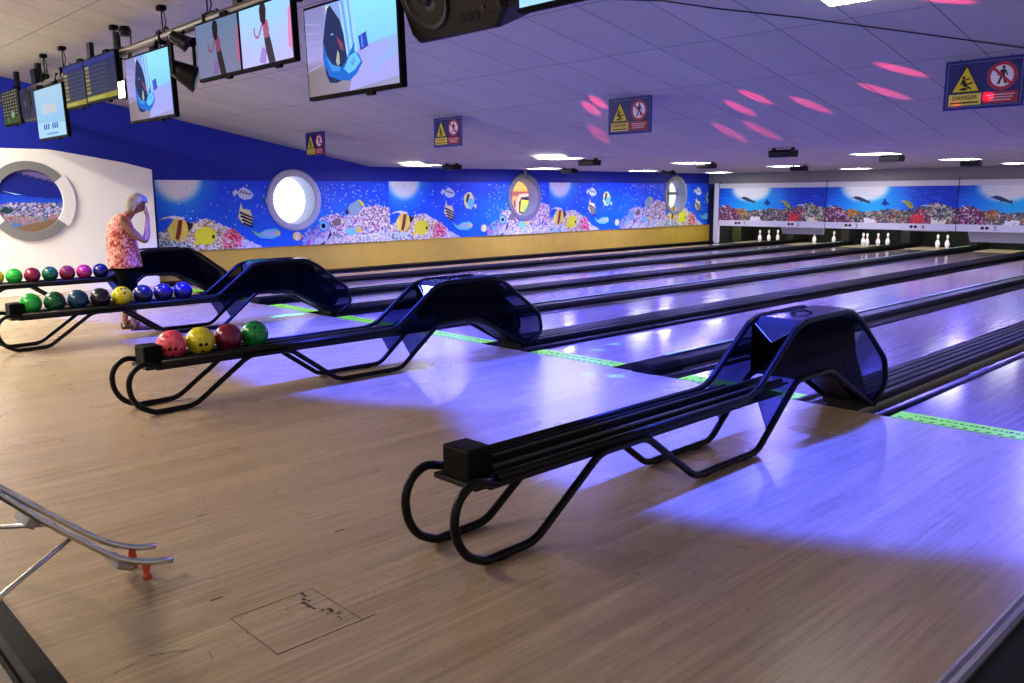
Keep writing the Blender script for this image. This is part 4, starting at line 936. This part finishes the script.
def welcome(A, w, h):
    A.poly([(0, 0), (w, 0), (w, .16), (0, .2)], (150, 190, 225)); A.layer()
    for q in range(6): A.poly([(.30+q*.1, .30), (.37+q*.1, .30), (.36+q*.1, .42), (.31+q*.1, .42)], (186, 180, 170))
    for q in range(7):
        x = .26 + q*.09; 
        if q == 3: continue
        A.poly([(x, .10), (x+.055, .10), (x+.055, .17), (x, .17)], (40, 70, 150)); 
    A.poly([(.35, .03), (.85, .03), (.85, .055), (.35, .055)], (110, 140, 200))
def menu(A, w, h):
    A.poly([(0, 0), (w, 0), (w, .09), (0, .09)], (70, 86, 50)); A.layer(); rr = random.Random(2)
    for q in range(8):
        for s_ in range(6): A.poly([(.06+s_*.13, .12+q*.045), (.06+s_*.13+rr.uniform(.04, .1), .12+q*.045), (.12+s_*.13, .14+q*.045), (.06+s_*.13, .14+q*.045)], (150, 146, 130))
    A.ell(w*.6, .12, .08, .05, (150, 190, 150)); A.ell(w*.3, .06, .05, .04, (60, 140, 80))
gS = 'screens hanging over the approach'
screen(-6.02, -4.82, 2.285, 2.965, 3.58, bag_base, bag_glare, 'screen', 'large screen in the top centre showing a blue fabric bag on a floor', gS)
screen(-9.72, -8.54, 2.345, 3.025, 3.58, bag_base, bag, 'screen', 'screen left of the twin dancer screens showing a blue bag', gS)
screen(-13.05, -11.85, 2.33, 3.0, 3.58, lambda u, v: mixc((120, 170, 210), (150, 180, 205), v/.6), welcome, 'screen', 'pale blue screen with lettering at the left, below the score screens', gS)
screen(-3.70, -2.50, 2.585, 3.27, 3.58, lambda u, v: (150, 200, 245), None, 'screen', 'screen cut off by the top edge, right of the loudspeaker', gS)
screen(-7.12, -6.23, 2.615, 3.13, 3.60, dancer_base, dancer, 'screen', 'right one of the twin screens showing a dancer with long hair', gS)
screen(-7.99, -7.12, 2.615, 3.13, 3.60, lambda u, v: mixc((150, 148, 190), (120, 150, 190), v/.5), dancer, 'dim', 'left one of the twin dancer screens, duller picture', gS)
screen(-11.07, -10.04, 2.655, 3.17, 3.60, score_base, score, 'dim', 'right score screen with yellow bars, above the welcome screen', gS)
screen(-11.85, -11.07, 2.645, 3.17, 3.60, score_base, score, 'dim', 'left score screen with yellow bars, above the welcome screen', gS)
screen(-14.80, -13.90, 2.62, 3.12, 3.60, lambda u, v: (52, 54, 52), menu, 'dim', 'dark menu screen with small pale text at the far left edge', gS)

def speaker(x, z, w, lab, y=3.45):
    root = empty('loudspeaker', (x, y, z)); root.rotation_euler = (R(24 if w > .9 else 3), 0, 0); tag(root, lab, 'loudspeaker')
    h = .50 if w > .9 else .44
    b = MB(); b.prism([(-w/2+.05, -h/2), (w/2-.16, -h/2), (w/2-.04, -h/2+.10), (w/2, -h/2+.2), (w/2, h/2), (-w/2, h/2), (-w/2, -h/2+.07)], 0, .38, 'y'); b.build('cabinet', M['cover'], root, bevel=.025)
    b = MB(); b.lathe([(.0001, .02), (.05, .005), (.06, -.01), (.13, .02), (.185, -.012), (.20, -.012), (.20, 0)], 32, 'y', (-w/2+.27, 0, .02)); wf_ = b.build('woofer', M['spkgrey'], root, smooth=True)
    b = MB(); b.lathe([(.0001, -.02), (.035, -.016), (.045, 0)], 20, 'y', (-w/2+.27, 0, .02)); b.build('dust_cap', M['spkgrey'], wf_, smooth=True)
    b = MB()
    for q in range(3): b.lathe([(.0001, -.003), (.026, -.003), (.030, -.001)], 14, 'y', (-w/2+.55+q*.065, 0, -h/2+.10))
    b.build('port', M['hole'], root)
    b = MB(); b.add([(-w/2+.50, -.002, h/2-.05), (-w/2+.68, -.002, h/2-.05), (-w/2+.66, -.002, -.02), (-w/2+.52, -.002, -.02)], [(0, 1, 2, 3)]); b.build('horn', M['blackm'], root)
    b = MB(); b.box((w/2-.24, -.006, -h/2+.10), (w/2-.06, 0, h/2-.04)); b.build('badge_plate', M['spkgrey'], root, bevel=.01)
    b = MB()
    for q in (w/2-.22, w/2-.08): b.lathe([(.0001, -.012), (.014, -.012), (.014, 0)], 10, 'y', (q, 0, -h/2+.14))
    b.build('screw', M['ink'], root)
    b = MB(); b.box((-.1, .1, h/2), (.1, .2, h/2+.25)); b.build('bracket', M['black'], root)
speaker(-4.28, 2.775, .98, 'large black loudspeaker at the top edge right of the big bag screen', 3.58)
speaker(-13.42, 2.84, .82, 'dark loudspeaker at the left between the menu screen and the welcome screen', 3.6)
# moving head lamp with teal lens
root = empty('stage_lamp', (-8.42, 3.66, 2.74)); root.scale = (.72, .72, .95); tag(root, 'black stage lamp with teal lens right of the smaller bag screen', 'stage lamp', 'stage lamps on the pipe')
b = MB(); b.lathe([(.0001, -.16), (.08, -.16), (.10, -.05), (.13, .10), (.14, .16), (.12, .165)], 20, 'x'); o = b.build('lamp_body', M['black'], root, smooth=True); o.rotation_euler = (0, R(22), R(64))
b = MB(); b.lathe([(.0001, .15), (.12, .155)], 20, 'x'); o = b.build('lens', M['teal'], root); o.rotation_euler = (0, R(22), R(64))
b = MB(); b.box((-.04, -.17, -.02), (.04, -.15, .3)); b.box((-.04, .15, -.02), (.04, .17, .3)); b.box((-.08, -.17, .28), (.08, .17, .36)); b.tube([(0, 0, .36), (0, .05, .44)], .02, 8); b.build('yoke', M['blackm'], root, bevel=.01)
root = empty('stage_lamp', (-8.34, 3.60, 3.04)); root.scale = (.62, .62, .62); tag(root, 'short black stage lamp on the pipe left of the twin dancer screens', 'stage lamp', 'stage lamps on the pipe')
b = MB(); b.lathe([(.0001, -.14), (.07, -.14), (.09, -.1), (.12, .12), (.13, .14), (.0001, .10)], 18, 'x'); o = b.build('lamp_body', M['black'], root, smooth=True); o.rotation_euler = (0, R(30), R(55))
b = MB(); b.tube([(0, 0, .0), (-.05, .0, .10), (-.05, .06, .12)], .018, 8); b.build('yoke', M['black'], root)
root = empty('stage_lamp', (-9.92, 3.60, 2.72)); tag(root, 'small lit white lamp between the score screens and the smaller bag screen', 'stage lamp', 'stage lamps on the pipe')
b = MB(); b.box((-.10, 0, -.10), (.10, .10, .10)); b.build('lamp_body', M['black'], root, bevel=.01)
b = MB(); b.box((-.085, -.006, -.085), (.085, -.001, .085)); b.build('lens', M['lampw'], root)
b = MB(); b.tube([(0, .06, .1), (0, .12, .44)], .015, 8); b.build('yoke', M['black'], root)

# ------------------------------------------------------------------ the woman
skin = mat('skin', (140, 94, 72), .5, noise=.08, nscale=12); hairm = mat('grey_hair', (150, 146, 140), .8, noise=.4, nscale=45, bump=.6)
def cloth_mat():
    m, nt, b_ = newmat('coral_print_cloth'); N = nt.nodes; L = nt.links
    tc = N.new('ShaderNodeTexCoord'); n = N.new('ShaderNodeTexNoise'); n.inputs['Scale'].default_value = 15; n.inputs['Detail'].default_value = 3; n.inputs['Distortion'].default_value = 2
    L.new(tc.outputs['Object'], n.inputs['Vector']); r = N.new('ShaderNodeValToRGB'); r.color_ramp.interpolation = 'CONSTANT'
    e = r.color_ramp.elements; e[0].position = 0; e[0].color = (*lin((150, 56, 52)), 1); e[1].position = .44; e[1].color = (*lin((204, 112, 90)), 1)
    x = e.new(.53); x.color = (*lin((228, 192, 184)), 1); x = e.new(.60); x.color = (*lin((216, 96, 74)), 1)
    L.new(n.outputs['Fac'], r.inputs['Fac']); L.new(r.outputs[0], b_.inputs['Base Color']); b_.inputs['Roughness'].default_value = .85; return m
clothm = cloth_mat(); shorts = mat('black_cloth', (6, 6, 8), .95, spec=.05); sandal = mat('brown_leather', (62, 38, 30), .6)
def skinned(name, chains, parent, m, sub=2, root_i=0):
    """chains: list of [(pos, radius), ...]; equal positions are merged"""
    vs, rs, es, idx = [], [], [], {}
    for ch in chains:
        prev = None
        for p, r in ch:
            key = tuple(round(q, 4) for q in p)
            if key not in idx: idx[key] = len(vs); vs.append(p); rs.append(r if isinstance(r, tuple) else (r, r))
            i = idx[key]
            if prev is not None and prev != i: es.append((prev, i))
            prev = i
    me = bpy.data.meshes.new(name); me.from_pydata(vs, es, []); me.materials.append(m)
    o = bpy.data.objects.new(name, me); COL.objects.link(o); o.parent = parent
    md = o.modifiers.new('skin', 'SKIN'); md.use_smooth_shade = True
    sv = me.skin_vertices[0].data if me.skin_vertices else None
    if sv is None:
        bm = bmesh.new(); bm.from_mesh(me); bm.verts.layers.skin.verify(); bm.to_mesh(me); bm.free(); sv = me.skin_vertices[0].data
    for i, r in enumerate(rs): sv[i].radius = r
    sv[root_i].use_root = True
    s = o.modifiers.new('sub', 'SUBSURF'); s.levels = sub; s.render_levels = sub
    return o
def loft(name, rings, parent, m, n=24, capb=False, capt=False, wob=0, sub=1):
    """rings: (z, forward centre, half depth, half width)"""
    b = MB(); vs = []; rr = random.Random(4)
    for (z, fc, hd, hw) in rings:
        for k in range(n):
            a = 2*PI*k/n; q = 1 + wob*math.sin(a*7 + z*30)
            vs.append((hw*math.cos(a)*q, fc + hd*math.sin(a)*q, z))
    fs = []
    for i in range(len(rings)-1):
        for k in range(n): fs.append((i*n+k, i*n+(k+1) % n, (i+1)*n+(k+1) % n, (i+1)*n+k))
    if capb: fs.append(tuple(range(n))[::-1])
    if capt: fs.append(tuple((len(rings)-1)*n+k for k in range(n)))
    b.add(vs, fs); o = b.build(name, m, parent, smooth=True)
    md = o.modifiers.new('s', 'SUBSURF'); md.levels = sub; md.render_levels = sub; return o
wm = empty('person', (-10.36, 3.69, 0), R(-19)); tag(wm, 'woman with short grey hair in a coral print top, head bowed into her hands', 'person')
# local frame: +Y forward, +X to her right
body = []
pel = ((0, -.05, .80), (.125, .115))
body.append([pel, ((0, -.06, .93), (.125, .12)), ((0, -.075, 1.08), (.13, .115)), ((0, -.07, 1.22), (.135, .10)), ((0, -.01, 1.325), (.075, .07)), ((0, .055, 1.38), (.052, .052)), ((0, .095, 1.425), (.055, .055))])
for s in (1, -1):
    body.append([pel, ((s*.09, -.05, .74), (.095, .095)), ((s*.095, -.04, .58), (.078, .078)), ((s*.095, -.02 + s*.01, .44), (.054, .056)), ((s*.09, -.045 + s*.03, .28), (.050, .052)), ((s*.088, -.06 + s*.05, .10), (.033, .034)), ((s*.088, -.055 + s*.05, .055), (.034, .036)), ((s*.09, .02 + s*.05, .045), (.034, .026)), ((s*.095, .105 + s*.05, .032), (.036, .020))])
    sh = ((s*.150, -.06, 1.285), (.055, .055))
    body.append([((0, -.07, 1.22), (.135, .10)), sh, ((s*.185, .02, 1.19), (.045, .048)), ((s*.178, .13, 1.075), (.038, .040)), ((s*.165, .185, 1.04), (.035, .037)), ((s*.130, .21, 1.13), (.034, .034)), ((s*.085, .222, 1.25), (.025, .026)), ((s*.068, .228, 1.31), (.020, .026)), ((s*.060, .226, 1.355), (.016, .034))])
    # fingers and thumb resting on the face
    for q in range(4):
        fx = s*(.040 + .013*q) ; L_ = [.072, .080, .076, .060][q]
        palm = (s*.060, .226, 1.355)
        base_ = (fx + s*.006, .227, 1.385)
        body.append([(palm, (.016, .034)), (base_, .0095), ((fx*.97, .222, 1.385 + L_*.5), .0085), ((fx*.9, .208, 1.385 + L_), .0075)])
    body.append([((s*.068, .228, 1.31), (.020, .026)), ((s*.040, .216, 1.345), .0105), ((s*.026, .206, 1.375), .0090), ((s*.022, .196, 1.40), .0080)])
bo = skinned('body', body, wm, skin, 2)
# head (bowed)
def head():
    bm = bmesh.new(); bmesh.ops.create_uvsphere(bm, u_segments=24, v_segments=18, radius=1)
    for v in bm.verts:
        x, y, z = v.co
        fx = .074; fy = .094; fz = .112
        if z < 0: fx *= 1 - .28*(-z)**1.3; fy *= 1 - .12*(-z)
        X, Y, Z = x*fx, y*fy, z*fz
        if y > .55 and abs(x) < .25 and -.35 < z < .1: Y += .022*(1-abs(x)/.25)*(1-abs(z+.18)/.3 if abs(z+.18) < .3 else 0)      # nose
        if y > .5 and abs(abs(x)-.38) < .2 and -.02 < z < .22: Y -= .010      # eye sockets
        if y > .5 and abs(x) < .35 and -.62 < z < -.48: Y += .006
        if y > .5 and abs(x) < .35 and -.48 < z < -.42: Y -= .003
        if y > .4 and z < -.75: Y += .008
        v.co = (X, Y, Z)
    me = bpy.data.meshes.new('head'); bm.to_mesh(me); bm.free(); me.materials.append(skin)
    for p in me.polygons: p.use_smooth = True
    o = bpy.data.objects.new('head', me); COL.objects.link(o); o.parent = wm; o.location = (0, .118, 1.475); o.rotation_euler = (R(-30), 0, 0)
    return o
hd = head()
b = MB()
for s in (1, -1): b.lathe([(.0001, 0), (.007, .002), (.011, .006), (.012, .012)], 10, 'y', (s*.028, .072, .012))
b.build('eye', M['ink'], hd)
b = MB()
for s in (1, -1):
    b.tube([(s*.073, -.004, -.03), (s*.080, -.014, -.005), (s*.080, -.010, .018), (s*.074, .004, .022), (s*.073, .006, 0)], .007, 8)
b.build('ear', skin, hd, smooth=True)
b = MB(); b.tube([(-.022, .083, -.060), (0, .088, -.062), (.022, .083, -.060)], [.002, .005, .002], 8); b.build('mouth', mat('lip', (140, 70, 64), .5), hd, smooth=True)
# hair: tousled cap over the crown and back, ears left free in front
bm = bmesh.new(); bmesh.ops.create_icosphere(bm, subdivisions=5, radius=1)
rr = random.Random(9); dirs = [(Vector((rr.gauss(0, 1), rr.gauss(0, 1), rr.gauss(0, 1))).normalized(), rr.uniform(.02, .07)) for _ in range(70)]
kill = []
for v in bm.verts:
    d = v.co.normalized(); lump = sum(a * max(0, d.dot(q) - .93) / .07 for q, a in dirs)
    if (d.y > .48 and d.z < .45) or d.z < -.72 + .0*d.y: kill.append(v)
    if d.y > .25 and d.z < -.05 and abs(d.x) < .98: kill.append(v)
    k = 1.10 + lump*1.0
    v.co = Vector((d.x*.080*k, d.y*.100*k - .010, d.z*.116*k + .006))
bmesh.ops.delete(bm, geom=list(set(kill)), context='VERTS')
me = bpy.data.meshes.new('hair'); bm.to_mesh(me); bm.free(); me.materials.append(hairm)
for p in me.polygons: p.use_smooth = True
ho = bpy.data.objects.new('hair', me); COL.objects.link(ho); ho.parent = hd
sd = ho.modifiers.new('s', 'SOLIDIFY'); sd.thickness = .012; sd.offset = -1
# clothes
loft('top', [(.745, -.055, .185, .205), (.75, -.055, .195, .215), (.82, -.06, .185, .21), (.92, -.065, .178, .198), (1.02, -.07, .172, .192), (1.12, -.075, .160, .188), (1.20, -.075, .145, .190), (1.265, -.07, .125, .188), (1.315, -.055, .100, .160), (1.345, -.035, .082, .105), (1.362, -.02, .072, .080)], wm, clothm, 28, wob=.008)
loft('shorts', [(.80, -.055, .165, .185), (.74, -.055, .168, .190), (.68, -.05, .160, .192)], wm, shorts, 24, capt=True)
for s in (1, -1): loft('shorts_leg', [(.72, -.05, .125, .100), (.60, -.045, .108, .096), (.50, -.035, .096, .090), (.44, -.03, .090, .086)], wm, shorts, 18).location = (s*.095, 0, 0)
for s in (1, -1):
    b = MB(); sx = s*.092; sy = s*.05
    b.prism([(sx-.038, -.10+sy), (sx+.038, -.10+sy), (sx+.05, .04+sy), (sx+.045, .13+sy), (sx, .155+sy), (sx-.045, .13+sy), (sx-.048, .04+sy)], 0, .018, 'z')
    for yy, zz in ((.07, .052), (.10, .05)): b.tube([(sx-.046, yy+sy, .016), (sx-.03, yy+sy, zz), (sx+.03, yy+sy, zz), (sx+.046, yy+sy, .016)], .012, 8)
    b.tube([(sx-.04, -.06+sy, .02), (sx-.045, -.03+sy, .08), (sx, .0+sy, .10), (sx+.045, -.03+sy, .08), (sx+.04, -.06+sy, .02)], .011, 8); b.box((sx-.034, -.105+sy, .01), (sx+.034, -.09+sy, .07))
    b.build('sandal', sandal, wm, bevel=.003)

# ------------------------------------------------------------------ light
wd = bpy.data.worlds.new('world'); S.world = wd; wd.use_nodes = True
bg = wd.node_tree.nodes['Background']; bg.inputs[0].default_value = (*lin((226, 214, 214)), 1); bg.inputs[1].default_value = .78
def area(name, loc, rot, sx, sy, rgb, e):
    l = bpy.data.lights.new(name, 'AREA'); l.shape = 'RECTANGLE'; l.size = sx; l.size_y = sy; l.color = lin(rgb); l.energy = e
    o = bpy.data.objects.new(name, l); COL.objects.link(o); o.location = loc; o.rotation_euler = [R(a) for a in rot]; return o
def spot(name, loc, tgt, ang, blend, rgb, e, size=.05):
    l = bpy.data.lights.new(name, 'SPOT'); l.spot_size = R(ang); l.spot_blend = blend; l.color = lin(rgb); l.energy = e; l.shadow_soft_size = size
    o = bpy.data.objects.new(name, l); COL.objects.link(o); o.location = loc
    o.rotation_euler = (Vector(tgt) - Vector(loc)).to_track_quat('-Z', 'Y').to_euler(); return o
# added warm fill lights, no fittings seen, behind the camera and over the approach
area('concourse_lamp', (-8.0, -1.2, 3.7), (0, 0, 0), 4, .4, (255, 234, 206), 290)
area('concourse_lamp', (-11.0, -.8, 3.7), (0, 0, 0), 4, .4, (255, 236, 216), 170)
area('approach_lamp', (-13.4, 1.0, 3.8), (0, 0, 0), 2.5, .4, (255, 246, 226), 480)  # unseen light added to brighten the white wall panel
# blue wash spots on the pipe, aimed down the lanes
for i, x in enumerate((-3.0, -6.7, -9.3, -12.6)):
    spot('blue_wash', (x, 3.88, 3.12), (x + .1, 5.8, 0), 90, .18, (52, 74, 255), (2650, 2450, 1900, 1000)[i], .12)
for x in (-5.4, -9.0, -12.4):
    spot('blue_wash', (x, 3.9, 3.05), (x + .3, 11.2, 0), 24, .4, (60, 76, 255), 2600, .12)
# violet wash from the housings over the lanes
for (x, y) in UV: area('violet_wash', (x, y, 2.0), (0, 0, 0), .3, .1, (124, 116, 255), 105)
for (x, y) in ((-2.6, 11.2), (-2.6, 14.5)): area('violet_wash', (x, y, 2.0), (0, 0, 0), .3, .1, (124, 116, 255), 105)
# pink disco beams raking the ceiling, one hitting the sign
src = Vector((-5.2, 3.9, 2.25))
for (x, y) in ((-6.95, 8.14), (-7.25, 8.35), (-5.05, 8.53), (-5.45, 8.88), (-4.64, 8.99), (-6.21, 9.9), (-5.75, 9.9), (-3.75, 8.75), (-3.35, 8.15), (-8.1, 9.5), (-2.5, 6.7)):
    spot('pink_beam', src, (x, y, cz(y)), 2.3, .7, (255, 60, 120), 3800, .01)
spot('red_beam', src, (-2.56, 8.04, 2.34), 1.0, .3, (255, 10, 60), 3200, .01)
spot('red_beam', src, (-2.80, 8.04, 2.29), .8, .8, (255, 30, 60), 500, .01)
# cyan sparkle on the approach
CY = [(-6.85, 5.62), (-6.08, 5.5), (-5.88, 5.54), (-5.66, 5.62), (-5.48, 6.45), (-5.58, 6.83), (-4.78, 5.5), (-4.56, 5.6)]
spot("cyan_beam", (-9.9, 3.9, 2.95), (-9.95, 5.55, 0), 10, .9, (40, 220, 255), 5000, .02)
for (x, y) in CY:
    spot('cyan_beam', (-7.4, 3.9, 2.9), (x, y, 0), 1.7, .6, (80, 210, 255), 3500, .01)
# white lamps over the pins, behind the masking units
area('pin_lamp', (-10.2, 24.0, 1.25), (35, 0, 0), 10, .08, (255, 250, 235), 110)

S.view_settings.view_transform = 'Standard'; S.view_settings.look = 'None'; S.view_settings.gamma = 1; S.view_settings.exposure = .28
S.view_settings.use_curve_mapping = False
